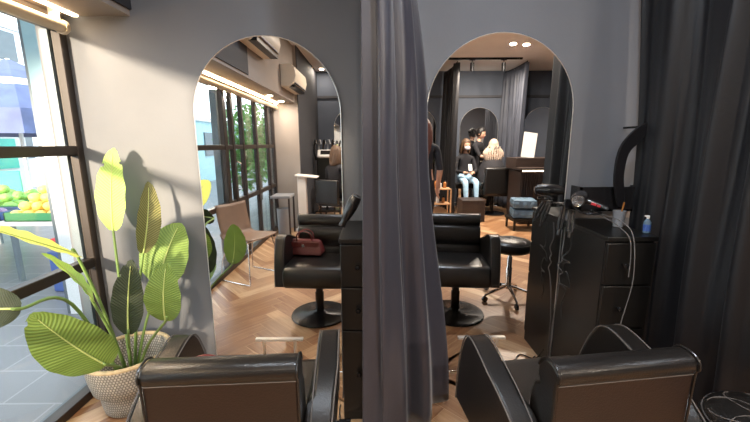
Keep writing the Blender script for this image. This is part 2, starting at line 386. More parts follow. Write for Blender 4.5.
# ------------------------------------------------------------------ lamps
def area_light(name, loc, size, e, col=(1, .87, .72), spread=None, rot=(0, 0, 0), shape='DISK', sy=None):
    l = bpy.data.lights.new(name, 'AREA'); l.shape = shape; l.size = size; l.energy = e; l.color = col
    if sy: l.size_y = sy
    if spread: l.spread = spread
    o = bpy.data.objects.new(name, l); COL.objects.link(o); o.location = loc; o.rotation_euler = rot; return o
def downlight(x, y, z, label, e=14, group='recessed downlights', rad=.045, col=(1, .87, .72)):
    t = thing('downlight', label, 'downlight', (x, y, z), 0, group)
    bm = B(); lathe(bm, [(rad, 0), (rad+.016, -.002), (rad+.016, -.008), (rad, -.01), (rad-.004, -.006)], 24); obj('trim_ring', bm, 'white', t)
    bm = B(); lathe(bm, [(rad-.003, -.003), (rad-.003, -.006)], 24); obj('lamp_glass', bm, 'ledspot', t)
    area_light('downlight_lamp', (x, y, z-.02), rad*1.8, e, col)
    return t
downlight(-1.41, -1.04, 2.088, 'left recessed downlight in soffit above window, nearer the mirrors', 8, 'soffit downlights')
downlight(-1.41, -1.67, 2.088, 'recessed downlight in soffit above window, furthest from the mirrors', 8, 'soffit downlights')
downlight(-1.42, 1.08, 2.088, 'recessed downlight in soffit above the potted plant', 5, 'soffit downlights')
downlight(2.20, -1.90, ZC, 'left of two bright ceiling downlights seen through right mirror', 70)
downlight(2.42, -1.94, ZC, 'right of two bright ceiling downlights seen through right mirror', 70)
downlight(-1.05, -3.75, ZC, 'small ceiling downlight at the dark far end of the salon', 10)
downlight(.55, .75, ZC, 'added fill downlight above the right styling chair', 28, col=(.80, .89, 1))  # unseen lamp and fitting, added to light the front wall
downlight(-.45, .75, ZC, 'added fill downlight above the left styling chair', 8, col=(.80, .9, 1))  # added as well, weaker, for the wall around the left mirror
downlight(3.2, .4, ZC, 'added fill downlight beyond the black curtain', 14, col=(.8, .9, 1))  # added out of view to brighten the right side
downlight(.2, -2.0, ZC, 'added fill downlight in the middle of the salon', 65)  # added lamp that lifts the rear room and its ceiling
# light track with spots
t = thing('light_track', 'black ceiling light track seen through right mirror', 'light track', (0, -2.88, ZC))
bm = B(); box(bm, 1.36, 2.75, -.017, .017, -.035, 0); obj('rail', bm, 'blackmetal', t, smooth=False)
def trackspot(x, label):
    t = thing('track_spotlight', label, 'spotlight', (x, -2.88, ZC-.035), 0, 'spotlights on the ceiling track')
    bm = B(); tube(bm, [(0, 0, 0), (0, 0, -.06)], .012); box(bm, -.05, .05, -.015, .015, -.012, 0); obj('arm', bm, 'blackmetal', t)
    bm = B(); lathe(bm, [(.02, -.05), (.036, -.055), (.036, -.20), (.030, -.20)], 18); obj('lamp_head', bm, 'blackmetal', t)
    bm = B(); lathe(bm, [(.028, -.196), (.028, -.192)], 18); obj('lens', bm, 'ledspot', t)
    area_light('track_lamp', (x, -2.88, ZC-.25), .05, 25, rot=(-.35, 0, 0))
trackspot(1.83, 'left black cylindrical spotlight hanging from the ceiling track')
trackspot(2.41, 'right black cylindrical spotlight hanging from the ceiling track')
# led strip light shining up/down from the soffit strip
area_light('strip_lamp', (-1.543, .0, 2.066), .03, 20, (1, .74, .46), shape='RECTANGLE', sy=3.9)

# ------------------------------------------------------------------ mirrors
def arch_pts(w, h, n=28):
    r = w/2; zs = h-r; pts = [(-r, 0), (r, 0)]
    for i in range(n+1):
        a = PI*i/n; pts.append((r*math.cos(a), zs+r*math.sin(a)))
    return pts
def arch_mirror(x, y, w, h, facing, label, cat='mirror', group=None):
    t = thing('arch_mirror', label, cat, (x, y, .012), 0 if facing < 0 else PI, group)
    P = arch_pts(w, h-.012)
    bm = B(); prism(bm, P, 'y', -.012, 0); obj('mirror_glass', bm, 'mirror', t, smooth=False)
    bm = B(); tube(bm, [(a, -.009, b) for a, b in P[1:]]+[(P[0][0], -.009, P[0][1])], .004, 6); obj('mirror_frame', bm, 'brass', t)
    return t
arch_mirror(-.578, D-.001, .804, 1.985, -1, 'tall arched mirror on the front wall beside the potted plant')
arch_mirror(.70, D-.001, .804, 1.995, -1, 'tall arched mirror on front wall, right of the hanging central curtain')
for x, lb in ((-.44, 'far arched mirror on rear wall behind the seated figure in black'), (.98, 'far arched mirror behind the long auburn hair'),
              (2.36, 'far arched mirror on rear wall facing the silver haired client'), (3.76, 'far arched mirror behind the reception counter')):
    arch_mirror(x, YB+.001, .84, 2.19, 1, lb, group=None)

# ------------------------------------------------------------------ styling chairs
def rounded_box_obj(name, x0, x1, y0, y1, z0, z1, m, parent, bev, seg=5, mtx=None):
    bm = B(); box(bm, x0, x1, y0, y1, z0, z1, mtx)
    return obj(name, bm, m, parent, bevel=bev, seg=seg, ang=60)
def styling_chair(name, label, loc, rz, far=False):
    t = thing(name, label, 'salon chair', loc, rz)
    bm = B(); lathe(bm, [(.235, 0), (.24, .006), (.235, .016), (.07, .026), (.05, .04)], 48); obj('base_disc', bm, 'blackmetal', t)
    bm = B(); lathe(bm, [(.036, .03), (.036, .2), (.03, .2), (.03, .315)], 24); lathe(bm, [(.10, .302), (.12, .318)], 20); obj('pedestal', bm, 'blackmetal', t)
    # seat cushion
    prof = [(-.27, .33), (.20, .315), (.225, .33), (.238, .38), (.235, .44), (.21, .478), (.15, .492), (-.27, .475)]
    bm = B(); prism(bm, prof, 'x', -.238, .238); obj('seat', bm, 'leather', t, bevel=.022, seg=4, ang=60)
    bm = B(); tube(bm, [(-.236, .14, .487), (-.236, .208, .470), (.236, .208, .470), (.236, .14, .487)], .003, 6); obj('seat_piping', bm, 'leather', t)
    # back: leaning slab with rolled top
    prof = [(-.318, .33), (-.326, .750), (-.334, .762), (-.335, .782), (-.324, .799), (-.300, .808), (-.272, .807), (-.250, .790), (-.236, .765), (-.235, .735), (-.248, .715),
            (-.222, .70), (-.208, .66), (-.205, .60), (-.214, .56), (-.230, .545), (-.208, .52), (-.20, .42), (-.195, .33)]
    bm = B(); prism(bm, prof, 'x', -.220, .220); bm.faces.ensure_lookup_table()
    bm.normal_update()
    for f in bm.faces:
        c = f.calc_center_median()
        if c.y < -.31 and .45 < c.z < .65: f.material_index = 1
    obj('backrest', bm, ['leather', 'leatherback'], t, bevel=.014, seg=3, ang=60)
    for s in (-1, 1):
        pp = [(s*.219, a-.002, b+.001) for a, b in prof[0:9]]
        bm = B(); tube(bm, pp, .0035, 6, smooth=4); obj('back_piping', bm, 'leather', t)
    bm = B(); tube(bm, [(-.214, -.3275, .750), (.214, -.3275, .750)], .0016, 6); obj('back_seam', bm, 'piping', t)
    # arms: rounded wings
    for s in (-1, 1):
        pr = catmull([(-.30, .36, 0), (-.335, .45, 0), (-.335, .53, 0), (-.28, .585, 0), (-.20, .630, 0), (-.10, .668, 0), (-.01, .694, 0), (.05, .697, 0), (.095, .668, 0), (.14, .58, 0), (.18, .45, 0), (.20, .32, 0)], 4)
        poly = [(p.x, p.y) for p in pr]+[(-.28, .31)]
        bm = B()
        def lean(z, y=0): return s*(.240+.02*(z-.33)-(.022 if y < -.24 else 0))
        def outer(y, z): return s*(.312+.03*(z-.33)-.02*max(0, y+.1)-.06*max(0, -.12-y))
        A = [bm.verts.new((lean(z, y), y, z)) for y, z in poly]
        Bv = [bm.verts.new((outer(y, z), y, z)) for y, z in poly]
        n_ = len(poly); bm.faces.new(A); bm.faces.new(Bv[::-1])
        for i in range(n_): bm.faces.new((A[i], A[(i+1) % n_], Bv[(i+1) % n_], Bv[i]))
        a = obj('armrest', bm, 'leather', t, bevel=.010, seg=3, ang=50)
        bm = B(); tube(bm, [(outer(y, z), y, z) for y, z in poly[1:-1]], .003, 6); tube(bm, [(lean(z)-s*.001, y, z) for y, z in poly[8:-1]], .0025, 6); obj('arm_piping', bm, 'piping', a)
    bm = B(); tube(bm, [(.10, .03, .31), (.32, .04, .29)], .007); tube(bm, [(.31, .04, .29), (.36, .04, .29)], .012); obj('height_lever', bm, 'blackmetal', t)
    return t
styling_chair('styling_chair', 'black leather styling chair facing the left mirror beside the plant', (-.456, 1.24, 0), math.radians(3))
styling_chair('styling_chair', 'black leather styling chair facing the right mirror, with the stool beside it', (.685, 1.24, 0), math.radians(7))

def footrest(x, label):
    t = thing('footrest', label, 'footrest', (x, 1.86, 0))
    bm = B(); box(bm, -.16, .16, -.016, .016, .124, .142); obj('foot_bar', bm, 'steel', t, bevel=.004)
    for s in (-1, 1):
        bm = B(); tube(bm, [(s*.105, 0, .13), (s*.105, .0, .006)], .011, 8); tube(bm, [(s*.105, 0, .008), (s*.105, .16, .008)], .008, 8); obj('support', bm, 'steel', t)
footrest(-.637, 'chrome footrest bar at the foot of the left arched mirror')
footrest(.723, 'chrome footrest bar at the foot of the right arched mirror')
bm = B(); box(bm, .30, 1.10, D-.018, D, .0, .014); tag(obj('mirror_ledge', bm, 'chrome', bevel=.003), 'thin chrome ledge along the foot of the right arched mirror', 'ledge')

# burgundy handbag on the left chair
t = thing('handbag', 'burgundy leather handbag on seat of the left styling chair', 'handbag', (-.585, 1.10, .494), math.radians(8)); t.scale = (1.12, 1.12, 1.0)
bm = B()
pr = [(-.13, 0), (.13, 0), (.145, .02), (.125, .115), (.10, .13), (-.10, .13), (-.125, .115), (-.145, .02)]
A = [bm.verts.new((a, -.055 if b < .1 else -.02, b)) for a, b in pr]; C2 = [bm.verts.new((a, .055 if b < .1 else .02, b)) for a, b in pr]
bm.faces.new(A); bm.faces.new(C2[::-1])
for i in range(8): bm.faces.new((A[i], A[(i+1) % 8], C2[(i+1) % 8], C2[i]))
obj('bag_body', bm, 'red', t, bevel=.014, seg=4, ang=60)
for s in (-1, 1):
    bm = B(); tube(bm, [(-.06, s*.022, .12), (-.05, s*.03, .18), (0, s*.032, .205), (.05, s*.03, .18), (.06, s*.022, .12)], .006, 8, smooth=6); obj('handle', bm, 'red', t)
bm = B(); prism(bm, [(-.115, .075), (.115, .075), (.125, .12), (-.125, .12)], 'y', .05, .056); obj('flap', bm, 'red', t, bevel=.003)
bm = B(); box(bm, -.012, .012, .056, .062, .075, .10); obj('clasp', bm, 'chrome', t, bevel=.003)

# ------------------------------------------------------------------ station cabinets
def cabinet(label, x0, x1, knobs_on=True):
    t = thing('station_cabinet', label, 'cabinet', ((x0+x1)/2, (1.617+D)/2, 0)); w = (x1-x0)/2; d = (D-1.617)/2-.012
    H = .983
    bm = B(); box(bm, -w, w, -d+.02, d, 0, H-.022); obj('body', bm, 'black', t, bevel=.003, smooth=False)
    bm = B(); box(bm, -w-.004, w+.004, -d-.004, d, H-.022, H); obj('top', bm, 'black', t, bevel=.003, seg=2)
    zs = [.06, .515, .74, .955]
    for i in range(3):
        bm = B(); box(bm, -w+.003, w-.003, -d, -d+.02, zs[i]+.004, zs[i+1]-.004)
        dr = obj('drawer' if i else 'door', bm, 'black', t, bevel=.003)
        bm = B(); lathe(bm, [(.006, 0), (.006, .012), (.013, .02), (.011, .028), (.0, .03)], 16, mtx=Matrix.Translation((-w*.3, -d, (zs[i]+zs[i+1])/2)) @ Matrix.Rotation(PI/2, 4, 'X')); obj('knob', bm, 'blackmetal', dr)
    return t
cabinet('black station cabinet left of the hanging central curtain', -.16, .08)
cabinet('black station cabinet under the hair dryer, right of the mirror', 1.106, 1.34)

# ------------------------------------------------------------------ hair dryers, irons, cords
def hair_dryer(label, loc, rot, size=1):
    t = thing('hair_dryer', label, 'hair dryer', loc); t.rotation_euler = rot; t.scale = (size, size, size)
    bm = B(); lathe(bm, [(.030, -.10), (.040, -.095), (.046, -.06), (.046, .0), (.040, .05), (.031, .09), (.026, .105), (.022, .105)], 26); obj('barrel', bm, 'blackgloss', t)
    bm = B(); lathe(bm, [(.033, -.100), (.030, -.106), (.0, -.108)], 26)
    g = obj('rear_grille', bm, 'grey', t)
    bm = B()
    for k in range(10):
        a = 2*PI*k/10; tube(bm, [(.006*math.cos(a), .006*math.sin(a), -.109), (.030*math.cos(a), .030*math.sin(a), -.108)], .0022, 5)
    for r in (.012, .022, .031):
        tube(bm, [(r*math.cos(2*PI*i/20), r*math.sin(2*PI*i/20), -.109) for i in range(21)], .0018, 5)
    obj('grille_ribs', bm, 'chrome', g)
    bm = B(); lathe(bm, [(.025, .10), (.024, .125), (.028, .16), (.025, .16)], 20); obj('nozzle', bm, 'blackgloss', t)
    bm = B(); tube(bm, [(.03, 0, -.02), (.075, 0, -.025), (.13, 0, -.035), (.165, 0, -.045)], .019, 12, smooth=4, r1=.015); obj('handle', bm, 'blackgloss', t)
    bm = B(); box(bm, .07, .10, -.008, .008, -.046, -.040); box(bm, .105, .125, -.006, .006, -.052, -.046); obj('switch', bm, 'redcloth', t, bevel=.002)
    return t
hair_dryer('black hair dryer lying on the right station cabinet', (1.096, 1.871, 1.133), Matrix(((.76, -.172, .62), (-.58, .235, .78), (-.28, -.953, .08))).to_euler(), .82)
hair_dryer('black hair dryer hanging on the corner of the left cabinet', (-0.108, 1.693, 1.119), Matrix(((.10, -.887, -.45), (.99, .075, .10), (-.055, -.456, -.887))).to_euler(), .62)
# wall holder for the dryer
t = thing('dryer_holder', 'black wire holder carrying the dryer above right cabinet', 'holder', (1.13, D, 1.04))
bm = B(); box(bm, -.03, .03, -.02, 0, 0, .06); obj('wall_plate', bm, 'blackgloss', t, bevel=.004)
bm = B(); tube(bm, [(0, -.02, .03), (-.01, -.12, .02), (-.02, -.2, .015), (-.02, -.27, .03)], .006, 8, smooth=4); obj('arm', bm, 'blackmetal', t)
bm = B(); tube(bm, [(-.02+.05*math.cos(a*.3), -.25+.05*math.sin(a*.3), .03) for a in range(22)], .005, 6); obj('ring', bm, 'blackmetal', t)
def curling_iron(label, loc, rot, ln=.30):
    t = thing('hair_straightener', label, 'hair straightener', loc, 0, 'hair irons hanging beside the right cabinet'); t.rotation_euler = rot
    for s in (-1, 1):
        bm = B(); prism(bm, [(s*.003, 0), (s*.013, 0), (s*.016, -.06), (s*.017, -ln*.7), (s*.012, -ln), (s*.006, -ln)], 'y', -.010, .010); obj('arm', bm, 'blackgloss', t, bevel=.004)
        bm = B(); box(bm, min(s*.002, s*.008), max(s*.002, s*.008), -.009, .009, -.07, -.005); obj('plate', bm, 'chrome', t)
    bm = B(); tube(bm, [(0, 0, -ln), (0, 0, -ln-.03)], .008); obj('cord_guard', bm, 'blackgloss', t)
    return t
curling_iron('black hair straightener hanging by cabinet side, nearer the mirror', (1.058, 1.956, 1.072), (math.radians(-10), math.radians(12), 0), .13)
curling_iron('black hair straightener hanging by the cabinet side, nearer the chair', (1.063, 1.881, 1.063), (math.radians(-22), math.radians(14), 0), .12)
def cable(label, pts, r, m, grp=None, sm=6):
    bm = B(); tube(bm, pts, r, 6, smooth=sm); return tag(obj('power_cord', bm, m), label, 'cord', grp)
cable('grey cord looping from dryer handle down the right cabinet front', [(1.165, 1.80, 1.06), (1.19, 1.70, 1.05), (1.205, 1.62, 1.01), (1.212, 1.592, .90), (1.215, 1.588, .76), (1.19, 1.588, .60), (1.18, 1.588, .52)], .0021, 'cable')
cable('second grey cord over the front edge of the right cabinet', [(1.16, 1.79, 1.055), (1.175, 1.69, 1.03), (1.186, 1.61, .99), (1.192, 1.592, .92), (1.194, 1.588, .80)], .0019, 'cable')
R_ = random.Random(3)
pts = [(1.085, 1.97, .95), (1.088, 1.98, .86)]
for i in range(7):
    pts.append((1.086+R_.uniform(-.014, .008), 1.965+R_.uniform(-.03, .03), .80-i*.03+R_.uniform(-.02, .02)))
pts += [(1.09, 2.0, .52), (1.092, 2.02, .36), (1.092, 2.025, .18), (1.092, 2.025, .006)]
cable('tangled grey cord hanging between mirror edge and right cabinet', pts, .0030, 'cable')
pts = [(1.08, 1.90, .93), (1.082, 1.90, .84)]
for i in range(8):
    pts.append((1.076+R_.uniform(-.016, .008), 1.91+R_.uniform(-.05, .04), .78-i*.025+R_.uniform(-.03, .03)))
pts += [(1.08, 1.93, .5), (1.075, 1.90, .43)]
cable('tangled black cord bunched on the side of the right cabinet', pts, .0032, 'blackcable')
cable('black cord lying on the floor beneath the right mirror', [(1.08, 1.99, .12), (1.06, 1.93, .02), (1.00, 1.86, .006), (.95, 1.90, .006), (.94, 1.96, .006), (1.0, 1.98, .006), (1.04, 1.93, .012), (1.085, 1.88, .006)], .004, 'blackcable')
cable('thin black cord along the floor beside the left cabinet', [(-.19, 1.98, .5), (-.185, 1.9, .2), (-.18, 1.82, .006), (-.19, 1.72, .006), (-.175, 1.62, .006), (-.15, 1.59, .006)], .0035, 'blackcable')

# black tool tray on the wall above the right cabinet and pale ledge under it
t = thing('wall_tray', 'black wall tray above the right cabinet behind dryer', 'tray', (1.315, D, 1.025))
bm = B(); box(bm, -.175, .175, -.10, 0, .02, .03); box(bm, -.175, .175, -.10, -.09, .02, .155); box(bm, -.175, -.165, -.10, 0, .02, .155); box(bm, .165, .175, -.10, 0, .02, .155); obj('tray_box', bm, 'blackgloss', t, smooth=False)
bm = B(); box(bm, -.18, .18, -.012, 0, -.035, .018); obj('back_plate', bm, 'beige', t, smooth=False)
# clear bottle with blue/yellow content
t = thing('spray_bottle', 'small translucent bottle with blue label on right cabinet', 'bottle', (1.335, 1.70, .984)); t.scale = (.72, .72, .72)
bm = B(); lathe(bm, [(.018, 0), (.022, .004), (.022, .075), (.012, .09), (.009, .10)], 20); obj('bottle_body', bm, 'bluecushion', t)
bm = B(); lathe(bm, [(.0225, .015), (.0226, .06)], 20, caps=False); obj('label_band', bm, 'bluecrate', t)
bm = B(); lathe(bm, [(.010, .10), (.010, .118), (.004, .122)], 16); box(bm, -.022, .006, -.005, .005, .112, .122); obj('spray_head', bm, 'white', t)
t = thing('plastic_cup', 'clear grey plastic cup beside the wall tray, right cabinet', 'cup', (1.29, 1.84, .984))
bm = B(); lathe(bm, [(.022, 0), (.024, .002), (.03, .085), (.028, .085), (.022, .005)], 22, caps=False); obj('cup', bm, 'grey', t)
bm = B(); tube(bm, [(0, 0, .01), (.02, .0, .13)], .004); obj('brush_stick', bm, 'amber', t)

# ------------------------------------------------------------------ curtains
def resample(pts, n):
    P = catmull([(a, b, 0) for a, b in pts], 12); L = [0]
    for i in range(1, len(P)): L.append(L[-1]+(P[i]-P[i-1]).length)
    out = []
    for k in range(n):
        s = L[-1]*k/(n-1); i = 0
        while i < len(L)-2 and L[i+1] < s: i += 1
        t_ = (s-L[i])/max(1e-9, L[i+1]-L[i]); out.append(P[i].lerp(P[i+1], t_))
    return out
def curtain(label, levels, folds, amp, m, name='curtain', group=None, n=150, nz=40, phase=0., jitter=.35, seed=1, rail=True, amps=None):
    """levels: [(z, [(x,y)...])...] from top to bottom"""
    rg = random.Random(seed); ph = [rg.uniform(-jitter, jitter) for _ in range(folds+3)]; am = [rg.uniform(.55, 1.25) for _ in range(folds+3)]
    paths = [(z, resample(p, n)) for z, p in levels]
    t = thing(name, label, 'curtain', (0, 0, 0), 0, group)
    zt, zb = levels[0][0], levels[-1][0]
    bm = B(); grid = []
    for k in range(nz+1):
        z = zt+(zb-zt)*k/nz; i = 0
        while i < len(paths)-2 and paths[i+1][0] > z: i += 1
        z0, p0 = paths[i]; z1, p1 = paths[i+1]; u = min(1, max(0, (z-z0)/(z1-z0))); u = u*u*(3-2*u) if len(paths) > 2 else u
        P = [a.lerp(b, u) for a, b in zip(p0, p1)]
        row = []
        v = k/nz
        for j, p in enumerate(P):
            d = (P[min(j+1, n-1)]-P[max(j-1, 0)]); d = d.normalized() if d.length > 1e-9 else Vector((1, 0, 0))
            nr = Vector((-d.y, d.x, 0)); s = j/(n-1)*folds+phase
            q = int(s) % (folds+1); fr_ = s-int(s)
            a = am[q]*(1-fr_)+am[q+1]*fr_; sh = ph[q]*(1-fr_)+ph[q+1]*fr_
            off = amp*a*(math.sin(2*PI*(s+sh*(.4+.6*v)+.10*math.sin(3*v+q)))+.28*math.sin(4*PI*(s+sh)+2.2*v))
            off *= (.75+.25*v)
            row.append(bm.verts.new((p.x+nr.x*off, p.y+nr.y*off, z)))
        grid.append(row)
    for k in range(nz):
        for j in range(n-1): bm.faces.new((grid[k][j], grid[k][j+1], grid[k+1][j+1], grid[k+1][j]))
    o = obj('fabric', bm, m, t, ang=180)
    so_ = o.modifiers.new('thick', 'SOLIDIFY'); so_.thickness = .004
    if rail:
        bm = B(); tube(bm, [(p.x, p.y, zt+.012) for p in paths[0][1][::10]]+[(paths[0][1][-1].x, paths[0][1][-1].y, zt+.012)], .010, 8); obj('rail', bm, 'blackmetal', t)
    return t
curtain('charcoal satin curtain hanging between the two arched mirrors',
        [(2.92, [(-.033, 1.48), (.02, 1.43), (.035, 1.56), (.075, 1.69), (.095, 1.90)]),
         (1.5, [(-.033, 1.47), (.03, 1.42), (.075, 1.52), (.170, 1.64), (.245, 1.83)]),
         (.03, [(-.035, 1.47), (.05, 1.41), (.15, 1.54), (.26, 1.60), (.385, 1.77)])], 3, .033, 'satin', seed=4, n=200)
curtain('large black curtain at right edge, hanging close beside the cabinet',
        [(2.92, [(1.31, 1.98), (1.38, 1.64), (1.42, 1.32), (1.50, 1.0)]),
         (1.1, [(1.415, 1.96), (1.43, 1.62), (1.41, 1.32), (1.50, 1.0)]),
         (.03, [(1.44, 1.93), (1.44, 1.62), (1.42, 1.32), (1.56, 1.0)])], 4, .050, 'blackcurtain', seed=9, n=240)
# strap tie hooked on the curtain
t = thing('curtain_tieback', 'black looped tieback hanging in front of the right wall', 'tieback', (1.355, 1.90, 1.12))
band_o = catmull([(.06, .40, 0), (.0, .36, 0), (-.062, .27, 0), (-.075, .13, 0), (-.055, .02, 0), (-.035, -.04, 0)], 5)
band_i = catmull([(.06, .34, 0), (.03, .30, 0), (-.016, .24, 0), (-.028, .13, 0), (-.012, .03, 0), (-.005, -.04, 0)], 5)
bm = B(); prism(bm, [(p.x, p.y) for p in band_o]+[(p.x, p.y) for p in reversed(band_i)], 'y', -.008, .008); obj('strap', bm, 'blackcurtain', t)
bm = B(); tube(bm, [(.05, .15, .38), (.05, .0, .38)], .006, 8); obj('hook', bm, 'blackmetal', t)
for x, lb, s in ((1.58, 'far dark curtain left of the seated clients', 11), (2.88, 'far grey curtain right of the silver haired client', 12), (.22, 'far dark curtain at the rear wall behind the dark curtain edge', 13)):
    curtain(lb, [(2.90, [(x-.03, YB+.06), (x+.02, -3.55), (x, -2.96)]), (.03, [(x-.09, YB+.06), (x+.01, -3.55), (x-.03, -3.0)])], 7, .05, 'blackcurtain' if s != 12 else 'greydrape', seed=s, n=110, nz=16)

# ------------------------------------------------------------------ round quilted stool
def quilted_stool(label, loc, rz):
    t = thing('quilted_stool', label, 'stool', loc, rz)
    bm = B(); lathe(bm, [(.14, .46), (.172, .468), (.186, .50), (.186, .53), (.170, .556), (.11, .572), (.0, .580)], 40); obj('seat', bm, 'leather', t, ang=80)
    bm = B()
    tube(bm, [(.1775*math.cos(2*PI*i/40), 1.0*.1775*math.sin(2*PI*i/40), .545) for i in range(41)], .0025, 6)
    def zs_(r): return .5835-.012*r/.11 if r < .11 else .5715-.016*((r-.11)/.06)**1.5
    for k in range(6):
        a0 = k*PI/3
        pts = []
        for i in range(13):
            u = i/12; r = .165*math.sin(u*PI/2) if True else 0; a = a0+.9*u
            pts.append((r*math.cos(a), r*math.sin(a), zs_(r)-.0015))
        tube(bm, pts, .0022, 5)
        pts = []
        for i in range(13):
            u = i/12; r = .165*math.sin(u*PI/2); a = a0-.9*u
            pts.append((r*math.cos(a), r*math.sin(a), zs_(r)-.0015))
        tube(bm, pts, .0022, 5)
    obj('quilting', bm, 'piping', t)
    bm = B(); lathe(bm, [(.028, .10), (.028, .30), (.022, .31), (.022, .40), (.015, .41), (.015, .47)], 20); lathe(bm, [(.09, .445), (.09, .462)], 20); obj('gas_column', bm, 'chrome', t)
    for k in range(5):
        a = 2*PI*k/5; c, s = math.cos(a), math.sin(a)
        bm = B(); tube(bm, [(.02*c, .02*s, .125), (.12*c, .12*s, .10), (.24*c, .24*s, .062)], .017, 8, smooth=3, r1=.011); lg = obj('leg', bm, 'chrome', t)
        bm = B(); lathe(bm, [(.0, -.011), (.026, -.011), (.026, .011), (.0, .011)], 16, mtx=Matrix.Translation((.24*c, .24*s, .026)) @ Matrix.Rotation(a, 4, 'Z') @ Matrix.Rotation(PI/2, 4, 'X')); tube(bm, [(.24*c, .24*s, .03), (.24*c, .24*s, .062)], .006); obj('castor', bm, 'blackgloss', lg)
quilted_stool('round black quilted stool with chrome castor base beside the right curtain', (1.24, .95, 0), .35)

# ------------------------------------------------------------------ brown sled chair near window
t = thing('sled_chair', 'brown shell chair on thin steel sled legs by the window', 'chair', (-1.33, .34, 0), math.radians(-64))
bm = B()   # local: faces +Y
N, Mx = 16, 8; gr = []
prof = catmull([(.20, .452, 0), (.10, .45, 0), (-.08, .435, 0), (-.17, .45, 0), (-.215, .53, 0), (-.245, .66, 0), (-.265, .79, 0)], 4)
for p in prof:
    row = []
    for j in range(Mx+1):
        u = j/Mx*2-1; wv = .205 if p.y > .5 else .215
        row.append(bm.verts.new((u*wv, p.x+.02*u*u*(1 if p.y > .5 else 0), p.y+.012*u*u)))
    gr.append(row)
for i in range(len(gr)-1):
    for j in range(Mx): bm.faces.new((gr[i][j], gr[i][j+1], gr[i+1][j+1], gr[i+1][j]))
o = obj('seat_shell', bm, 'brownseat', t, ang=180); sm_ = o.modifiers.new('thick', 'SOLIDIFY'); sm_.thickness = .014
for s in (-1, 1):
    bm = B(); tube(bm, [(s*.17, .15, .435), (s*.215, .19, .22), (s*.23, .205, .012), (s*.23, .19, .008), (s*.23, -.20, .008), (s*.23, -.215, .012), (s*.215, -.19, .22), (s*.17, -.12, .425)], .006, 8); obj('sled_leg', bm, 'chrome', t)
bm = B(); tube(bm, [(-.17, .12, .428), (.17, .12, .428)], .006); tube(bm, [(-.17, -.1, .422), (.17, -.1, .422)], .006); obj('cross_bar', bm, 'chrome', t)

# ------------------------------------------------------------------ plant in wicker pot
PX, PY = -1.35, 1.80
t = thing('wicker_pot', 'two-tone grey wicker basket pot in the corner by the window', 'plant pot', (PX, PY, 0))
bm = B(); uvl = bm.loops.layers.uv.new('UVMap')
prof = [(.125, 0), (.138, .008), (.148, .07), (.152, .125), (.178, .14), (.190, .20), (.204, .305), (.192, .305), (.178, .20), (.165, .16), (.15, .15)]
lathe(bm, prof, 56, uvl=uvl)
for v in bm.verts: pass
obj('basket', bm, 'wicker', t, ang=80)
bm = B(); tube(bm, [(.198*math.cos(2*PI*i/44), .198*math.sin(2*PI*i/44), .31) for i in range(45)], .011, 8); obj('rim', bm, 'rim', t)
bm = B(); lathe(bm, [(.155, .145), (.10, .16), (.0, .165)], 24); obj('filler', bm, 'soil', t)

plant = thing('potted_plant', 'tall bird of paradise plant with broad green and lime leaves', 'plant', (PX, PY, .16))
def leaf(base, tip, width, m, facing=(0, -1, 0), bend=.06, fold=.15, stem_m='stem', root=None, stem_mid=None, tear=0):
    base, tip = Vector(base), Vector(tip); L_ = (tip-base).length; d = (tip-base).normalized()
    nrm = Vector(facing); nrm = (nrm-d*nrm.dot(d)).normalized(); side = d.cross(nrm).normalized()
    org = Vector((PX, PY, .16))
    bm = B(); uvl = bm.loops.layers.uv.new('UVMap'); NL, NW = 26, 8; grid = []
    for i in range(NL+1):
        v = i/NL
        wv = (math.sin(PI*min(1, (v*.97+.015))**.80)**.62)*width/2
        if v > .985: wv *= .4
        row = []
        c = base+d*L_*v-nrm*bend*(4*v*(1-v))*-1+nrm*(-bend*1.2*v*v)
        for j in range(NW+1):
            u = j/NW*2-1
            p = c+side*u*wv-nrm*(abs(u)**1.3*fold*wv*-1)*1+nrm*.003*math.sin(v*26+u*3)*abs(u)
            row.append((bm.verts.new(p-org), (j/NW, v)))
        grid.append(row)
    rg = random.Random(int(width*1000+tip.x*77))
    cuts = set()
    for _ in range(tear): cuts.add((rg.randint(NL-9, NL-2), rg.choice([0, NW-1])))
    for i in range(NL):
        for j in range(NW):
            if (i, j) in cuts: continue
            q = [grid[i][j], grid[i][j+1], grid[i+1][j+1], grid[i+1][j]]
            f = bm.faces.new([a[0] for a in q])
            for lp, a in zip(f.loops, q): lp[uvl].uv = a[1]
    lf = obj('leaf', bm, m, plant, ang=180)
    mid = [base+d*L_*v+nrm*bend*(4*v*(1-v))+nrm*(-bend*1.2*v*v)+nrm*.002-org for v in [k/12 for k in range(12)]]
    bm = B(); tube(bm, mid, .0045, 6, r1=.0015); obj('midrib', bm, 'midrib', lf)
    root = Vector(root or (PX+(base.x-PX)*.12, PY+(base.y-PY)*.12, .17))
    sm2 = Vector(stem_mid) if stem_mid else root.lerp(base, .55)+Vector(((root.x-base.x)*.08, (root.y-base.y)*.08, .01))
    bm = B(); tube(bm, [root-org, sm2-org, base-org, base+d*.03+nrm*bend*.25-org], .0085, 8, smooth=7, r1=.005); obj('stem', bm, stem_m, plant)
leaf((-1.419, 1.910, .964), (-1.387, 1.940, 1.407), .185, 'leaflight', (-.15, -1, .1), bend=.01, fold=.08, tear=2)
leaf((-1.241, 1.862, .849), (-1.198, 1.928, 1.227), .125, 'leafolive', (.80, -.50, 0), bend=.015, fold=.35)
leaf((-1.200, 1.900, .655), (-1.100, 1.975, .990), .285, 'leaf', (-.1, -1, .25), bend=.02, fold=.12)
leaf((-1.010, 1.617, .583), (-.975, 1.599, .872), .168, 'leaf', (.1, -1, .2), bend=.02, fold=.12)
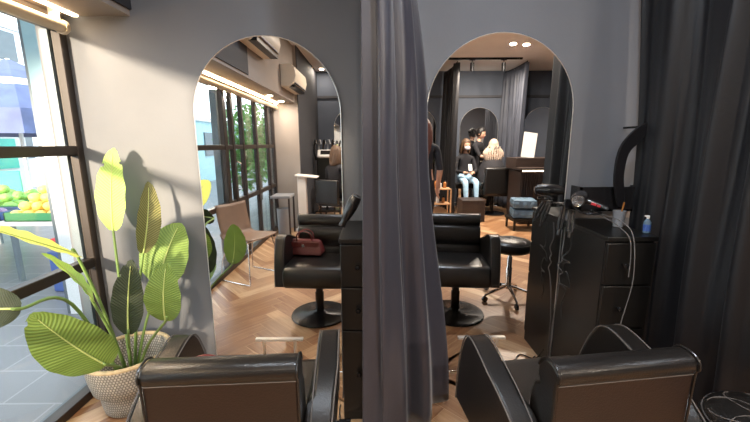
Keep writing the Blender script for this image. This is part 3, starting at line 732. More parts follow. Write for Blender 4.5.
leaf((-1.200, 1.617, .513), (-1.170, 1.655, .878), .150, 'leafdark', (.1, -1, .1), bend=.01, fold=.10, tear=2)  # leaf in shade; the shade is put into its dark material
leaf((-1.250, 1.523, .410), (-1.375, 1.340, .750), .250, 'leaf', (-.05, -.75, .65), bend=.015, fold=.12, tear=1)
leaf((-1.374, 1.599, .927), (-1.317, 1.204, 1.143), .19, 'leafyellow', (.46, .45, .74), bend=.0, fold=.10)
leaf((-1.331, 1.599, .690), (-1.329, 1.411, .995), .06, 'leaflight', (.95, .35, .15), bend=.015, fold=.4)
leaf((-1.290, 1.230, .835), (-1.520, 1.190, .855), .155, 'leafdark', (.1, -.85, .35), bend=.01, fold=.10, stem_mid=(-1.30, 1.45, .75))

# ------------------------------------------------------------------ air conditioners on the soffit face
def ac(y, z, label):
    t = thing('air_conditioner', label, 'air conditioner', (SX, y, z), 0, None)
    bm = B(); pr = [(0, -.15), (.0, .15), (.15, .15), (.20, .11), (.215, .0), (.19, -.09), (.12, -.15)]
    A = [bm.verts.new((a, -.42, b)) for a, b in pr]; C_ = [bm.verts.new((a, .42, b)) for a, b in pr]; k = len(pr)
    bm.faces.new(A); bm.faces.new(C_[::-1])
    for i in range(k): bm.faces.new((A[i], A[(i+1) % k], C_[(i+1) % k], C_[i]))
    obj('housing', bm, 'whiteplastic', t, bevel=.012, seg=3)
    for q in range(2):
        bm = B(); a = .195-.035*q; b = -.085-.03*q
        box(bm, a-.015, a+.012, -.38, .38, b-.018, b-.004, None); obj('louvre', bm, 'walnut' if q else 'grey', t, bevel=.003)
    bm = B(); box(bm, .10, .185, -.385, .385, -.152, -.118); obj('air_outlet', bm, 'black', t, smooth=False)
    return t
ac(-1.56, 2.36, 'cream wall air conditioner seen lower in the left mirror')
ac(.06, 2.54, 'cream wall air conditioner seen at top of the left mirror')

# ------------------------------------------------------------------ things in the far part of the salon
t = thing('display_stand', 'white slim pillar stand with a flat tray top near the windows', 'stand', (-1.17, -1.83, 0))
bm = B(); box(bm, -.07, .07, -.06, .06, .03, .90); obj('pillar', bm, 'white', t, bevel=.008)
bm = B(); box(bm, -.12, .12, -.12, .12, 0, .03); obj('foot_plate', bm, 'white', t, bevel=.006)
bm = B(); box(bm, -.19, .17, -.13, .13, .90, .925, Matrix.Rotation(math.radians(6), 4, 'Y')); obj('tray', bm, 'white', t, bevel=.006)
t = thing('side_table', 'small grey side table beside the white stand by window', 'table', (-1.44, -1.55, 0))
bm = B(); box(bm, -.14, .16, -.18, .18, .60, .64); obj('tabletop', bm, 'grey', t, bevel=.006)
for sx in (-.12, .14):
    for sy in (-.16, .16):
        bm = B(); box(bm, sx-.012, sx+.012, sy-.012, sy+.012, 0, .60); obj('leg', bm, 'walnut', t)
t = thing('waste_bin', 'grey cylindrical bin standing under the small side table', 'bin', (-1.43, -1.55, 0))
bm = B(); lathe(bm, [(.09, 0), (.095, .01), (.105, .42), (.098, .42), (.09, .03)], 26); obj('bin_body', bm, 'grey', t)
# perm machine
t = thing('perm_machine', 'black salon machine with white angled control screen on a pole', 'hair machine', (-.96, -3.30, 0))
for k in range(5):
    a = 2*PI*k/5+.3; bm = B(); tube(bm, [(0, 0, .10), (.26*math.cos(a), .26*math.sin(a), .04)], .016); obj('leg', bm, 'blackmetal', t)
bm = B(); tube(bm, [(0, 0, .08), (0, 0, 1.1)], .022); obj('pole', bm, 'blackmetal', t)
bm = B(); box(bm, -.17, .17, -.12, .12, .72, 1.16); obj('body', bm, 'black', t, bevel=.02)
bm = B(); box(bm, -.17, .17, -.02, .05, -.09, .09, Matrix.Translation((.02, .13, 1.22)) @ Matrix.Rotation(math.radians(35), 4, 'X')); hd = obj('control_head', bm, 'white', t, bevel=.03, seg=4)
bm = B(); box(bm, -.10, .10, .046, .056, -.035, .055, Matrix.Translation((.02, .13, 1.22)) @ Matrix.Rotation(math.radians(35), 4, 'X')); obj('screen', bm, 'blackgloss', hd)
bm = B(); box(bm, -.22, .22, -.16, .16, .54, .57); obj('shelf', bm, 'grey', t, bevel=.01)
for k in range(5):
    bm = B(); x = -.20+.09*k; tube(bm, [(x, 0, 1.1), (x-.03, 0, 1.3), (x, .04, 1.5), (x+.03, .06, 1.42)], .018, 8, smooth=4); obj('rod_cable', bm, 'grey' if k % 2 else 'blackgloss', t)
t = thing('salon_trolley', 'black salon trolley standing below the machine with screen', 'trolley', (-.85, -2.90, 0))
for sx in (-.2, .2):
    for sy in (-.15, .15):
        bm = B(); tube(bm, [(sx, sy, .03), (sx, sy, .62)], .01); lathe(bm, [(.0, 0), (.02, .006), (.02, .03), (.0, .04)], 10, c=(sx, sy, 0)); obj('leg', bm, 'chrome', t)
for z in (.12, .36, .60):
    bm = B(); box(bm, -.21, .21, -.16, .16, z, z+.05); obj('tray', bm, 'blackgloss', t, bevel=.008)

# reception counter
t = thing('reception_counter', 'dark slatted reception counter with warm light under its top', 'counter', (3.12, -2.42, 0))
bm = B(); box(bm, -.55, .9, -.30, .27, 0, .93); obj('body', bm, 'walnut', t, smooth=False)
bm = B(); box(bm, -.60, .95, -.34, .36, .96, 1.0); obj('top', bm, 'walnut', t, bevel=.004)
bm = B(); box(bm, -.60, .95, -.34, .14, 1.0, 1.16); obj('raised_shelf', bm, 'walnut', t, bevel=.004)
bm = B(); box(bm, -.53, .88, .275, .30, .935, .955); obj('light_strip', bm, 'led', t, smooth=False)
bm = B()
for k in range(36): box(bm, -.54+.04*k, -.518+.04*k, .27, .295, .02, .92)
obj('slats', bm, 'walnut', t, smooth=False)
t = thing('notice_board', 'white leaning board standing on the reception counter', 'board', (2.78, -2.44, 1.162))
bm = B(); box(bm, -.12, .12, -.008, .008, 0, .45, Matrix.Rotation(math.radians(8), 4, 'Y') @ Matrix.Rotation(math.radians(8), 4, 'X')); obj('board', bm, 'white', t, bevel=.003)
bm = B(); box(bm, -.06, .06, -.10, .0, 0, .012); tube(bm, [(0, -.09, .01), (0, -.06, .3)], .005); obj('easel_leg', bm, 'white', t)
def pouf(x, y, z, label):
    t = thing('cushion_pouf', label, 'pouf', (x, y, z), .2, 'blue quilted poufs')
    bm = B()
    for ix in (-1, 0, 1):
        for iy in (-1, 0, 1): ell(bm, (ix*.12, iy*.12, .075), (.075, .075, .075), 12, 8)
    box(bm, -.18, .18, -.18, .18, .01, .14); obj('cushion', bm, 'bluecushion', t, bevel=.015)
    bm = B(); tube(bm, [(-.18, -.18, .0+.075), (.18, -.18, .075), (.18, .18, .075), (-.18, .18, .075), (-.18, -.18, .075)], .006); obj('piping', bm, 'bluecushion', t)
bm = B(); t = thing('cushion_stand', 'black low bench carrying blue cushions by the counter', 'bench', (2.50, -1.82, 0))
box(bm, -.22, .22, -.2, .2, .16, .20); obj('seat_board', bm, 'black', t); bm.free() if False else None
for sx in (-.19, .19):
    for sy in (-.17, .17):
        bm = B(); box(bm, sx-.015, sx+.015, sy-.015, sy+.015, 0, .16); obj('leg', bm, 'black', t)
pouf(2.50, -1.82, .20, 'lower blue quilted cushion on the bench by the counter')
pouf(2.50, -1.82, .365, 'upper blue quilted cushion on the bench by the counter')

# wooden shelf unit and black box, far left in right mirror
t = thing('open_shelf', 'small pale wooden open shelf on far side, beside a dark box', 'shelf', (1.27, -2.61, 0))
for z in (.02, .30, .58):
    bm = B(); box(bm, -.16, .16, -.14, .14, z, z+.02); obj('shelf_board', bm, 'wood', t, bevel=.002)
for sx in (-.16, .16):
    for sy in (-.14, .14):
        bm = B(); box(bm, sx-.012, sx+.012, sy-.012, sy+.012, 0, .60); obj('post', bm, 'wood', t, bevel=.002)
for k, (x, h, mm, z) in enumerate(((-.10, .16, 'amber', .60), (-.02, .12, 'white', .60), (.07, .14, 'amber', .60), (-.06, .15, 'white', .32), (.05, .12, 'amber', .32))):
    b = thing('product_bottle', ['tall amber bottle on top of the wooden shelf', 'white bottle on top of the wooden shelf', 'short amber bottle on top of the wooden shelf', 'white bottle on middle board of the wooden shelf', 'amber bottle on middle board of the wooden shelf'][k], 'bottle', (1.27+x, -2.61, z), 0, 'bottles on the wooden shelf')
    bm = B(); lathe(bm, [(.028, 0), (.03, .01), (.03, h*.7), (.012, h*.85)], 16); obj('bottle_body', bm, mm, b)
    bm = B(); lathe(bm, [(.013, h*.85), (.013, h)], 12); obj('cap', bm, 'blackgloss', b)
t = thing('storage_box', 'dark storage box on floor beside the wooden shelf', 'box', (1.84, -2.55, 0))
bm = B(); box(bm, -.22, .20, -.2, .2, 0, .36); obj('box_body', bm, 'walnut', t, bevel=.006)
bm = B(); box(bm, -.225, .205, -.205, .205, .36, .40); obj('lid', bm, 'walnut', t, bevel=.006)
# shelf under the far mirror
t = thing('mirror_shelf', 'warm lit wooden shelf below the far centre mirror', 'shelf', (2.36, YB, 0))
bm = B(); box(bm, .14, .42, .02, .20, .80, .84); obj('shelf_board', bm, 'wood', t, bevel=.004)
bm = B(); box(bm, .16, .19, .02, .18, .60, .80); box(bm, .37, .40, .02, .18, .60, .80); obj('bracket', bm, 'blackmetal', t)
# client chair
ch = thing('hydraulic_chair', 'dark salon chair under the silver haired client', 'salon chair', (2.42, -3.15, 0), PI)
bm = B(); lathe(bm, [(.26, 0), (.26, .015), (.06, .03), (.04, .05)], 30); obj('base_disc', bm, 'blackmetal', ch)
bm = B(); lathe(bm, [(.035, .03), (.035, .38)], 16); obj('pedestal', bm, 'blackmetal', ch)
bm = B(); box(bm, -.25, .25, -.22, .26, .38, .50); obj('seat', bm, 'leather', ch, bevel=.03)
bm = B(); box(bm, -.27, .27, -.34, -.24, .42, .96); obj('backrest', bm, 'leather', ch, bevel=.04)
for s in (-1, 1):
    bm = B(); box(bm, s*.29-.03, s*.29+.03, -.28, .2, .60, .66); box(bm, s*.29-.015, s*.29+.015, -.25, -.2, .4, .62); box(bm, s*.29-.015, s*.29+.015, .12, .16, .4, .62); obj('armrest', bm, 'leather', ch, bevel=.01)

# ------------------------------------------------------------------ people
def skin_mesh(joints, edges, regions, m_list, sub=2):
    """joints: {name:(pos, r)}; edges: [(a,b,material index)] -> mesh with face materials"""
    names = list(joints); idx = {n_: i for i, n_ in enumerate(names)}
    me = bpy.data.meshes.new('sk'); me.from_pydata([joints[n_][0] for n_ in names], [(idx[a], idx[b]) for a, b, _ in edges], [])
    o = bpy.data.objects.new('sk', me); COL.objects.link(o)
    md = o.modifiers.new('s', 'SKIN'); md.use_smooth_shade = True
    if not me.skin_vertices: 
        bpy.context.view_layer.objects.active = o; bpy.ops.mesh.customdata_skin_add()
    lay = me.skin_vertices[0].data
    for i, n_ in enumerate(names):
        r = joints[n_][1]; lay[i].radius = r if isinstance(r, tuple) else (r, r); lay[i].use_root = (i == 0)
    sb = o.modifiers.new('u', 'SUBSURF'); sb.levels = sub; sb.render_levels = sub
    dg = bpy.context.evaluated_depsgraph_get(); ev = o.evaluated_get(dg); m2 = bpy.data.meshes.new_from_object(ev)
    bpy.data.objects.remove(o); m2.materials.clear()
    for x in m_list: m2.materials.append(M[x])
    segs = [(Vector(joints[a][0]), Vector(joints[b][0]), mi) for a, b, mi in edges]
    for p in m2.polygons:
        c = p.center; best = (9, 0)
        for a, b, mi in segs:
            ab = b-a; tt = max(0, min(1, (c-a).dot(ab)/max(1e-9, ab.length_squared))); dd = (c-a-ab*tt).length
            if dd < best[0]: best = (dd, mi)
        p.material_index = best[1]; p.use_smooth = True
    return m2
def person(label, J, E, mats, loc, rz, hair=None, face=True, head=None, gaze=(0, 1, 0)):
    t = thing('person', label, 'person', loc, rz)
    me = skin_mesh(J, E, None, mats); b = bpy.data.objects.new('body', me); link(b, t)
    hc = Vector(head); g = Vector(gaze).normalized(); sd_ = g.cross(Vector((0, 0, 1))).normalized(); upv = sd_.cross(g)
    # skull + face
    rot = Matrix((sd_, g, upv)).transposed().to_4x4()
    bm = B(); ell(bm, (0, 0, 0), (.075, .095, .115), 20, 14, None)
    for v in bm.verts:
        if v.co.z < -.02: v.co.x *= 1+.9*(v.co.z+.02)*2.2; 
        if v.co.y > .08: v.co.y = .08+(v.co.y-.08)*.6
    ell(bm, (0, .092, -.01), (.013, .018, .024), 8, 6); ell(bm, (-.077, -.005, -.005), (.010, .02, .03), 8, 6); ell(bm, (.077, -.005, -.005), (.010, .02, .03), 8, 6)
    bmesh.ops.transform(bm, matrix=Matrix.Translation(hc) @ rot, verts=bm.verts); obj('head', bm, 'skin', t, ang=180)
    bm = B()
    for s in (-1, 1): ell(bm, (s*.028, .083, .012), (.013, .007, .006), 8, 6)
    bmesh.ops.transform(bm, matrix=Matrix.Translation(hc) @ rot, verts=bm.verts); obj('eyes', bm, 'eye', t)
    bm = B(); ell(bm, (0, .082, -.058), (.024, .008, .007), 8, 6)
    bmesh.ops.transform(bm, matrix=Matrix.Translation(hc) @ rot, verts=bm.verts); obj('mouth', bm, 'redcloth', t)
    if hair: hair(t, hc, rot)
    return t
def fingers(J, E, wrist, d, side, mi, tag_, r=.009):
    d = Vector(d).normalized(); side = Vector(side).normalized(); wv = Vector(wrist); palm = wv+d*.075; nrm = d.cross(side)
    J['palm'+tag_] = (tuple(palm), (.036, .018)); E.append(('wr'+tag_, 'palm'+tag_, mi))
    for k, ln in enumerate((.066, .074, .070, .054)):
        a = palm+side*(-.028+.019*k)+d*.012; b = a+d*ln*.5-nrm*.006; c = b+d*ln*.42-nrm*.02
        J['f%d%s' % (k, tag_)] = (tuple(a), r); J['g%d%s' % (k, tag_)] = (tuple(b), r*.9); J['h%d%s' % (k, tag_)] = (tuple(c), r*.75)
        E += [('palm'+tag_, 'f%d%s' % (k, tag_), mi), ('f%d%s' % (k, tag_), 'g%d%s' % (k, tag_), mi), ('g%d%s' % (k, tag_), 'h%d%s' % (k, tag_), mi)]
    a = wv+d*.035-side*.035; b = a+d*.04-side*.02-nrm*.01
    J['t1'+tag_] = (tuple(a), r*1.1); J['t2'+tag_] = (tuple(b), r*.85); E += [('wr'+tag_, 't1'+tag_, mi), ('t1'+tag_, 't2'+tag_, mi)]
def standing(lean=0., arms='down', H=1.0, top=0, pants=1, skin=2, shoe=1):
    J = {'pelvis': ((0, 0, .95), (.145, .105)), 'waist': ((0, lean*.2, 1.10), (.125, .09)), 'chest': ((0, lean*.6, 1.27), (.155, .105)), 'sho': ((0, lean, 1.39), (.11, .075)), 'neck': ((0, lean*1.1, 1.47), .048), 'nk2': ((0, lean*1.3+.01, 1.53), .045)}
    E = [('pelvis', 'waist', pants), ('waist', 'chest', top), ('chest', 'sho', top), ('sho', 'neck', top), ('neck', 'nk2', skin)]
    for s, q in ((-1, 'L'), (1, 'R')):
        J['hip'+q] = ((s*.09, 0, .88), .095); J['kn'+q] = ((s*.10, .02, .49), .06); J['an'+q] = ((s*.10, -.01, .10), .042); J['he'+q] = ((s*.10, -.02, .05), .038); J['to'+q] = ((s*.12, .16, .035), .033)
        E += [('pelvis', 'hip'+q, pants), ('hip'+q, 'kn'+q, pants), ('kn'+q, 'an'+q, pants), ('an'+q, 'he'+q, shoe), ('he'+q, 'to'+q, shoe)]
        J['sh'+q] = ((s*.175, lean, 1.36), .058)
        if arms == 'down': el, wr, d = (s*.22, lean-.03, 1.09), (s*.22, lean+.05, .86), (0, .1, -1)
        else: el, wr, d = (s*.24, lean+.16, 1.14), (s*.13, lean+.38, 1.16), (-s*.2, 1, .05)
        J['el'+q] = (el, .042); J['wr'+q] = (wr, .028)
        E += [('sho', 'sh'+q, top), ('sh'+q, 'el'+q, top), ('el'+q, 'wr'+q, skin)]
        fingers(J, E, wr, d, (-s, 0, 0) if arms != 'down' else (0, 1, 0), skin, q)
    if H != 1: J = {k: (tuple(c*H for c in v[0]), v[1]) for k, v in J.items()}
    return J, E
def seated(sh=.50, top=0, pants=1, skin=2, shoe=3, lap=True):
    J = {'pelvis': ((0, 0, sh+.10), (.15, .12)), 'waist': ((0, -.02, sh+.26), (.13, .095)), 'chest': ((0, -.02, sh+.42), (.155, .105)), 'sho': ((0, 0, sh+.54), (.11, .075)), 'neck': ((0, .02, sh+.62), .046), 'nk2': ((0, .03, sh+.68), .044)}
    E = [('pelvis', 'waist', top), ('waist', 'chest', top), ('chest', 'sho', top), ('sho', 'neck', top), ('neck', 'nk2', skin)]
    for s, q in ((-1, 'L'), (1, 'R')):
        J['hip'+q] = ((s*.09, .06, sh+.085), .09); J['kn'+q] = ((s*.11, .44, sh+.07), .062); J['an'+q] = ((s*.10, .50, sh-.34), .042); J['he'+q] = ((s*.10, .47, sh-.41), .036); J['to'+q] = ((s*.11, .63, sh-.43), .032)
        E += [('pelvis', 'hip'+q, pants), ('hip'+q, 'kn'+q, pants), ('kn'+q, 'an'+q, pants), ('an'+q, 'he'+q, shoe), ('he'+q, 'to'+q, shoe)]
        J['sh'+q] = ((s*.17, 0, sh+.51), .056); J['el'+q] = ((s*.22, .08, sh+.26), .042); J['wr'+q] = ((s*.08, .28, sh+.24), .028)
        E += [('sho', 'sh'+q, top), ('sh'+q, 'el'+q, top), ('el'+q, 'wr'+q, top)]
        fingers(J, E, J['wr'+q][0], (-s*.6, 1, 0), (-s*.8, -.5, 0), skin, q)
    return J, E
def hair_long(m, ln=.32, spread=1.0):
    def f(t, hc, rot):
        bm = B(); ell(bm, (0, -.018, .022), (.092, .108, .118), 20, 14)
        for v in bm.verts:
            if v.co.y > .045 and v.co.z < .07: v.co.y = .045
        # falling lengths
        n_ = 13
        for k in range(n_):
            a = PI*(.98+1.04*k/(n_-1)); x, y = .082*math.cos(a), .088*math.sin(a)-.01
            tube(bm, [(x*.75, y*.75, .07), (x*1.08, y*1.08, -.02), (x*1.15*spread, y*1.15-.01, -.14), (x*1.0*spread, y*1.1-.02, -.14-ln*.5), (x*.85*spread, y*1.0-.02, -.12-ln)], .030, 8, smooth=4, r1=.012)
        bmesh.ops.transform(bm, matrix=Matrix.Translation(hc) @ rot, verts=bm.verts); obj('hair', bm, m, t, ang=180)
    return f
def hair_short(m):
    def f(t, hc, rot):
        bm = B(); ell(bm, (0, -.018, .024), (.090, .106, .116), 20, 14)
        for v in bm.verts:
            if v.co.y > .04 and v.co.z < .065: v.co.y = .04
        ell(bm, (0, -.12, .02), (.045, .05, .045), 12, 8)
        bmesh.ops.transform(bm, matrix=Matrix.Translation(hc) @ rot, verts=bm.verts); obj('hair', bm, m, t, ang=180)
    return f
# standing woman with auburn hair (seen from behind in the mirror)
J, E = standing()
person('standing person in black with long auburn hair, seen from behind', J, E, ['blackcloth', 'blackcloth', 'skin'], (.63, -.50, 0), math.radians(172), hair_long('auburn', .24), head=(0, .02, 1.60))
# masked woman seated
J, E = seated(.60)
pm = person('seated person with face mask, black top and light blue jeans', J, E, ['blackcloth', 'jeans', 'skin', 'white'], (1.90, -3.42, 0), math.radians(-4), hair_long('brownhair', .06), head=(0, .05, 1.38), gaze=(.15, 1, -.18))
bm = B(); ell(bm, (0, .062, -.045), (.062, .040, .048), 16, 10)
bmesh.ops.transform(bm, matrix=Matrix.Translation((.008, .052, 1.375)), verts=bm.verts); obj('face_mask', bm, 'mask', pm)
t = thing('mobile_phone', 'pale phone in the hands of the masked seated person', 'phone', (1.93, -3.04, .885))
bm = B(); box(bm, -.035, .035, -.005, .005, 0, .14, Matrix.Rotation(.5, 4, 'X')); obj('phone_body', bm, 'phone', t, bevel=.004)
st = thing('waiting_stool', 'black waiting stool beneath the masked seated person', 'stool', (1.90, -3.45, 0))
bm = B(); box(bm, -.2, .2, -.18, .2, .50, .60); obj('seat', bm, 'leather', st, bevel=.02)
for sx in (-.17, .17):
    for sy in (-.15, .17):
        bm = B(); tube(bm, [(sx, sy, 0), (sx*.9, sy*.9, .5)], .012); obj('leg', bm, 'chrome', st)
bm = B(); tube(bm, [(-.165, .16, .16), (.165, .16, .16)], .01); tube(bm, [(-.165, -.145, .16), (.165, -.145, .16)], .01); obj('foot_rail', bm, 'chrome', st)
# client under cape
def client_hair(t, hc, rot):
    hair_long('silverhair', .20, 2.0)(t, hc, rot)
    bm = B()
    for k in (0, 2, 3, 5):
        a = PI*(1.05+.9*k/6); x, y = .105*math.cos(a), .11*math.sin(a)
        box(bm, -.02, .02, -.003, .003, -.13, .02, Matrix.Translation((x*1.25, y*1.2-.015, -.03)) @ Matrix.Rotation(a+PI/2, 4, 'Z') @ Matrix.Rotation(.35, 4, 'X'))
    bmesh.ops.transform(bm, matrix=Matrix.Translation(hc) @ rot, verts=bm.verts); obj('hair_foil', bm, 'foil', t)
J, E = seated(.50)
pc = person('seated client in black cape with silver blonde hair, seen from behind', J, E, ['blackcloth', 'blackcloth', 'skin', 'blackcloth'], (2.42, -3.20, 0), PI, client_hair, head=(0, .04, 1.37))
bm = B(); lathe(bm, [(.07, 1.15), (.17, 1.09), (.25, .95), (.29, .70), (.30, .52)], 28, c=(0, .06, 0), caps=False); o = obj('cape', bm, 'blackcloth', pc)
# stylist
J, E = standing(.10, 'up')
person('standing stylist in black working on the silver haired client', J, E, ['blackcloth', 'blackcloth', 'skin'], (2.20, -3.86, 0), math.radians(-50), hair_short('blackhair'), head=(0, .15, 1.62), gaze=(0, 1, -.35))
# seated person in black in the left mirror
J, E = seated(.50)
person('seated person in black with brown hair near the salon machine', J, E, ['blackcloth', 'blackcloth', 'skin', 'blackcloth'], (-.63, -2.0, 0), math.radians(-150), hair_long('brownhair', .08), head=(0, .04, 1.27))
st = thing('waiting_chair', 'black low chair beneath the seated person near salon machine', 'chair', (-.62, -1.98, 0), math.radians(-150))
bm = B(); box(bm, -.24, .24, -.22, .24, .40, .50); obj('seat', bm, 'leather', st, bevel=.02)
bm = B(); box(bm, -.23, .23, -.30, -.24, .45, .85); obj('backrest', bm, 'leather', st, bevel=.02)
for sx in (-.2, .2):
    for sy in (-.2, .2):
        bm = B(); tube(bm, [(sx, sy, 0), (sx, sy, .40)], .012); obj('leg', bm, 'blackmetal', st)

# ------------------------------------------------------------------ street outside
bm = B(); box(bm, -30, XW-.115, -34, 26, -.08, -.01); struct('pavement', bm, 'paver', smooth=False)
o = thing('pillar', 'white street pillar with pale blue upper half outside window', 'pillar', (-2.42, 2.95, 0))
bm = B(); box(bm, -.20, .30, -.05, .45, -.01, 1.78); obj('lower_shaft', bm, 'whitepaint', o, smooth=False)
bm = B(); box(bm, -.202, .302, -.052, .452, 1.78, 3.4); obj('upper_shaft', bm, 'paleblue', o, smooth=False)
bm = B(); box(bm, -.235, -.205, -.04, .0, -.01, 3.4); obj('drain_pipe', bm, 'greyframe', o, smooth=False)
o = thing('canopy_beam', 'pale green shop canopy beam high outside the window', 'canopy', (-2.8, 1.5, 2.75))
bm = B(); box(bm, -2.0, 1.0, -4, 1.6, .0, .10); obj('canopy_slab', bm, 'whitepaint', o, smooth=False)
bm = B(); box(bm, -2.04, -1.96, -4, 1.6, -.22, .0); obj('fascia', bm, 'paleblue', o, smooth=False)
# market stall
ST = thing('market_stall', 'market stall table laden with produce outside the window', 'stall', (-4.15, 4.1, 0), math.radians(0))
bm = B(); box(bm, -1.5, 1.05, -.45, 1.2, .60, .64); obj('tabletop', bm, 'white', ST, smooth=False)
for sx in (-1.4, -.3, .35, .95):
    for sy in (-.4, 1.1):
        bm = B(); box(bm, sx-.02, sx+.02, sy-.02, sy+.02, -.01, .60); obj('leg', bm, 'greyframe', ST, smooth=False)
def ccrate(x, y, w, d, m, label, z=.64, h=.09):
    t = thing('produce_crate', label, 'crate', (x, y, z), 0, 'crates on the market stall')
    bm = B(); box(bm, -w, w, -d, d, 0, .01); box(bm, -w, w, -d, -d+.012, 0, h); box(bm, -w, w, d-.012, d, 0, h); box(bm, -w, -w+.012, -d, d, 0, h); box(bm, w-.012, w, -d, d, 0, h); obj('crate', bm, m, t, smooth=False)
ccrate(-3.50, 3.86, .36, .17, 'greencrate', 'green crate of yellow fruit at the front of the stall')
ccrate(-4.28, 3.90, .34, .18, 'bluecrate', 'crate of purple vegetables at the front of the stall')
ccrate(-3.60, 4.32, .40, .19, 'greencrate', 'crate of pale vegetables in the middle of the stall')
ccrate(-4.45, 4.36, .38, .19, 'greencrate', 'crate of green vegetables in the middle of the stall')
ccrate(-3.75, 4.85, .45, .22, 'whiteplastic', 'back crate of leafy greens on the stall')
ccrate(-4.70, 4.85, .42, .22, 'greencrate', 'back left crate of leafy greens on the stall')
def produce(name, m, r, x0, x1, y0, y1, z, n_, label, cat, group, seed):
    rg = random.Random(seed); first = None; nx = max(1, int((x1-x0)/(r[0]*2.1))); ny = max(1, int((y1-y0)/(r[1]*2.1))); k = 0; layer = 0
    while k < n_:
        for i in range(nx-layer):
            for j in range(max(1, ny-layer)):
                if k >= n_: break
                x = x0+r[0]+(i+.5*layer)*r[0]*2.06+rg.uniform(-.002, .002); y = y0+r[1]+(j+.5*layer)*r[1]*2.06; zz = z+r[2]+layer*r[2]*1.75
                if first is None:
                    bm = B(); ell(bm, (0, 0, 0), r, 14, 10); o = obj(name, bm, m, ang=180); first = o
                else:
                    o = first.copy(); COL.objects.link(o)
                o.location = (x, y, zz); o.rotation_euler = (rg.uniform(-.2, .2), rg.uniform(-.2, .2), rg.uniform(-.5, .5)); tag(o, label, cat, group); k += 1
        layer += 1
        if layer > 4: break
produce('yellow_fruit', 'mango', (.062, .05, .048), -3.84, -3.16, 3.70, 4.02, .655, 34, 'yellow fruit piled in green crate on the stall', 'fruit', 'yellow fruit in the front crate', 1)
produce('purple_vegetable', 'purpleveg', (.085, .045, .042), -4.60, -3.96, 3.74, 4.06, .655, 16, 'dark purple vegetable piled in a crate on the stall', 'vegetable', 'purple vegetables in the front crate', 2)
produce('pale_vegetable', 'paleveg', (.08, .055, .052), -3.98, -3.22, 4.14, 4.48, .655, 24, 'pale round vegetable in the middle of the stall', 'vegetable', 'pale vegetables in the middle crate', 3)
produce('green_vegetable', 'greenveg', (.09, .06, .055), -4.80, -4.10, 4.19, 4.53, .655, 20, 'green vegetable in a middle crate on the stall', 'vegetable', 'green vegetables in the middle crate', 4)
def cabbage_mesh(rg):
    bm = B()
    for k in range(9):
        a = rg.uniform(0, 2*PI); e = rg.uniform(.1, 1.0)
        ell(bm, (.05*math.cos(a)*e, .05*math.sin(a)*e, .02+.05*rg.random()), (.07, .05, .045), 10, 7, Matrix.Rotation(a, 4, 'Z'))
    return bm
rg = random.Random(8); fo = None
for i in range(7):
    for j in range(2):
        if fo is None: o = fo = obj('leafy_green', cabbage_mesh(rg), 'greenveg', ang=180)
        else: o = fo.copy(); COL.objects.link(o)
        o.location = (-5.0+.27*i+(.06 if i > 2 else 0), 4.75+.2*j, .70+.03*rg.random()); o.rotation_euler[2] = rg.uniform(0, 6)
        tag(o, 'leafy green vegetable head at the back of the stall', 'vegetable', 'leafy greens at the back of the stall')
o = thing('plastic_basin', 'red plastic basin at the right end of the stall', 'basin', (-3.02, 3.52, .40))
bm = B(); lathe(bm, [(.12, 0), (.13, .01), (.18, .11), (.19, .11), (.17, .10), (.12, .02)], 28); obj('basin', bm, 'redcloth', o)
o = thing('stacked_crate', 'tall blue crate on the pavement beneath the red basin', 'crate', (-3.02, 3.52, -.01))
bm = B(); box(bm, -.16, .16, -.14, .14, 0, .405); obj('crate_body', bm, 'bluecrate', o, bevel=.01)
bm = B(); box(bm, -.165, .165, -.145, .145, .36, .408); obj('crate_lip', bm, 'bluecrate', o, bevel=.004)
# market umbrella / tarp
o = thing('market_umbrella', 'navy market canopy with white stripe above the stall', 'umbrella', (-6.3, 6.6, 0))
bm = B(); tube(bm, [(0, 0, 0), (0, 0, 2.9)], .03); obj('pole', bm, 'white', o)
bm = B(); lathe(bm, [(1.75, 1.95), (1.2, 2.35), (.6, 2.65), (.0, 2.9)], 8, caps=False); c_ = obj('canopy', bm, 'tarp', o, smooth=False); c_.modifiers.new('t', 'SOLIDIFY').thickness = .01
bm = B(); lathe(bm, [(1.76, 1.60), (1.76, 1.96)], 8, caps=False); v_ = obj('valance', bm, 'tarp', o, smooth=False); v_.modifiers.new('t', 'SOLIDIFY').thickness = .01
bm = B(); lathe(bm, [(1.20, 2.36), (.98, 2.475)], 8, caps=False); v_ = obj('stripe', bm, 'tarpwhite', o, smooth=False); v_.modifiers.new('t', 'SOLIDIFY').thickness = .012
# teal plastic chair in the street
o = thing('plastic_chair', 'teal plastic chair standing in the street behind the stall', 'chair', (-7.8, 7.6, -.01), .4)
bm = B(); box(bm, -.22, .22, -.22, .22, .42, .45); obj('seat', bm, 'teal', o, bevel=.01)
bm = B(); box(bm, -.21, .21, .19, .22, .45, .90); obj('backrest', bm, 'teal', o, bevel=.01)
for sx in (-.19, .19):
    for sy in (-.19, .19):
        bm = B(); box(bm, sx-.018, sx+.018, sy-.018, sy+.018, 0, .42); obj('leg', bm, 'teal', o)
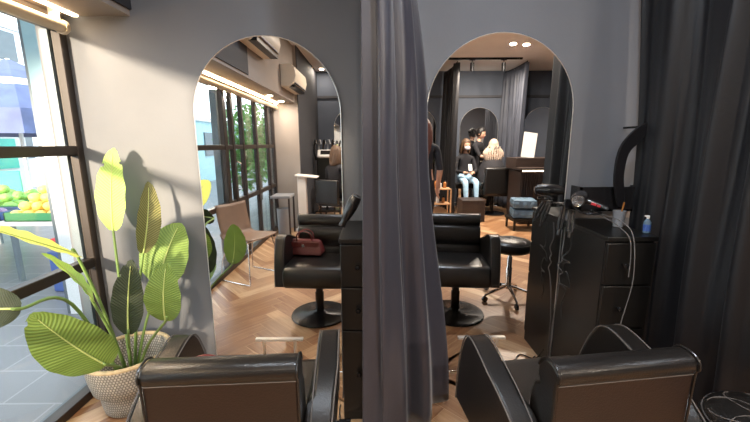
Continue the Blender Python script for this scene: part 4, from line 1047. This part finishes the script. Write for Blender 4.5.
# street background
def house(name, x, y, w, d, h, m, label, rows, cols, wm='greyframe'):
    o = thing(name, label, 'building', (x, y, -.01))
    bm = B(); box(bm, -w/2, w/2, -d/2, d/2, 0, h); obj('wall', bm, m, o, smooth=False)
    bm = B(); box(bm, -w/2-.1, w/2+.1, -d/2-.1, d/2+.1, h, h+.15); obj('roof', bm, 'concrete', o, smooth=False)
    for r_ in range(rows):
        for c_ in range(cols):
            yy = -d/2+(c_+.5)*d/cols; zz = 1.0+r_*1.6
            bm = B(); box(bm, w/2, w/2+.05, yy-.4, yy+.4, zz, zz+.9); obj('window', bm, wm, o, smooth=False)
    bm = B(); box(bm, -.5, .5, -d/2-.05, -d/2, 0, 2.1); obj('door', bm, wm, o, smooth=False)
house('shop_building', -14, 9, 4, 14, 5.2, 'whitepaint', 'white shop building far across the street', 3, 6)
house('market_building', -8.0, -15, 3, 16, 2.3, 'paleblue', 'low pale blue building across the street behind the shrubs', 1, 7)
o = thing('street_kiosk', 'white kiosk with red roof behind the market stall', 'kiosk', (-9.6, 8.4, -.01))
bm = B(); box(bm, -.9, .9, -.8, .8, 0, 1.9); obj('kiosk_body', bm, 'concrete', o, smooth=False)
bm = B(); box(bm, -1.1, 1.1, -1.0, 1.0, 1.9, 2.05); obj('kiosk_roof', bm, 'redcloth', o, smooth=False)
bm = B(); box(bm, .9, .93, -.5, .5, .9, 1.6); obj('hatch', bm, 'teal', o, smooth=False)
# shrubs seen through the mirrored windows
def shrub(x, y, h, r, label, seed, trunk=.4):
    rg = random.Random(seed); t = thing('street_shrub', label, 'shrub', (x, y, -.01), 0, None)
    bm = B(); tube(bm, [(0, 0, 0), (.03, 0, trunk), (0, .03, h*.8)], .04, 7, r1=.015)
    for k in range(6):
        a = rg.uniform(0, 6.28); tube(bm, [(0, 0, h*.4), (r*.6*math.cos(a), r*.6*math.sin(a), h*.75)], .015, 5, r1=.006)
    obj('trunk', bm, 'bark', t)
    bm = B()
    for k in range(900):
        a = rg.uniform(0, 2*PI); e = rg.uniform(-1, 1); rr = r*(rg.random()**.4); q = math.sqrt(1-e*e)
        c = Vector((rr*q*math.cos(a), rr*q*math.sin(a), trunk+(h-trunk)*(.5+.5*e*rr/r)))
        m_ = Matrix.Translation(c) @ Quaternion((rg.uniform(-1, 1), rg.uniform(-1, 1), rg.uniform(-1, 1)), rg.uniform(0, 3)).to_matrix().to_4x4(); s_ = rg.uniform(.05, .10)
        vs = [bm.verts.new(m_ @ Vector(p)) for p in ((-s_, 0, 0), (0, -s_*.45, .01), (s_, 0, 0), (0, s_*.45, .01))]
        bm.faces.new(vs)
    obj('foliage', bm, 'hedge', t, smooth=False)
shrub(-2.75, -3.6, 2.3, .55, 'bushy green shrub outside, nearest the shop corner', 21)
shrub(-2.95, -5.3, 2.5, .6, 'bushy green shrub outside, second along the street', 22)
shrub(-3.3, -7.4, 2.4, .7, 'bushy green shrub outside, furthest along the street', 23)
o = thing('street_sign', 'red and white notice board standing outside by the door', 'sign', (-2.35, -.30, -.01))
bm = B(); box(bm, -.012, .012, -.14, .14, 1.02, 1.34); obj('sign_panel', bm, 'white', o, smooth=False)
bm = B(); box(bm, .012, .016, -.14, .14, 1.24, 1.34); box(bm, .012, .016, -.12, .12, 1.08, 1.11); box(bm, .012, .016, -.12, .12, 1.15, 1.18); obj('red_print', bm, 'redcloth', o, smooth=False)
bm = B(); tube(bm, [(0, 0, 0), (0, 0, 1.02)], .015); lathe(bm, [(.16, 0), (.16, .02), (.02, .04)], 20); obj('post', bm, 'greyframe', o)
bpy.context.view_layer.update()
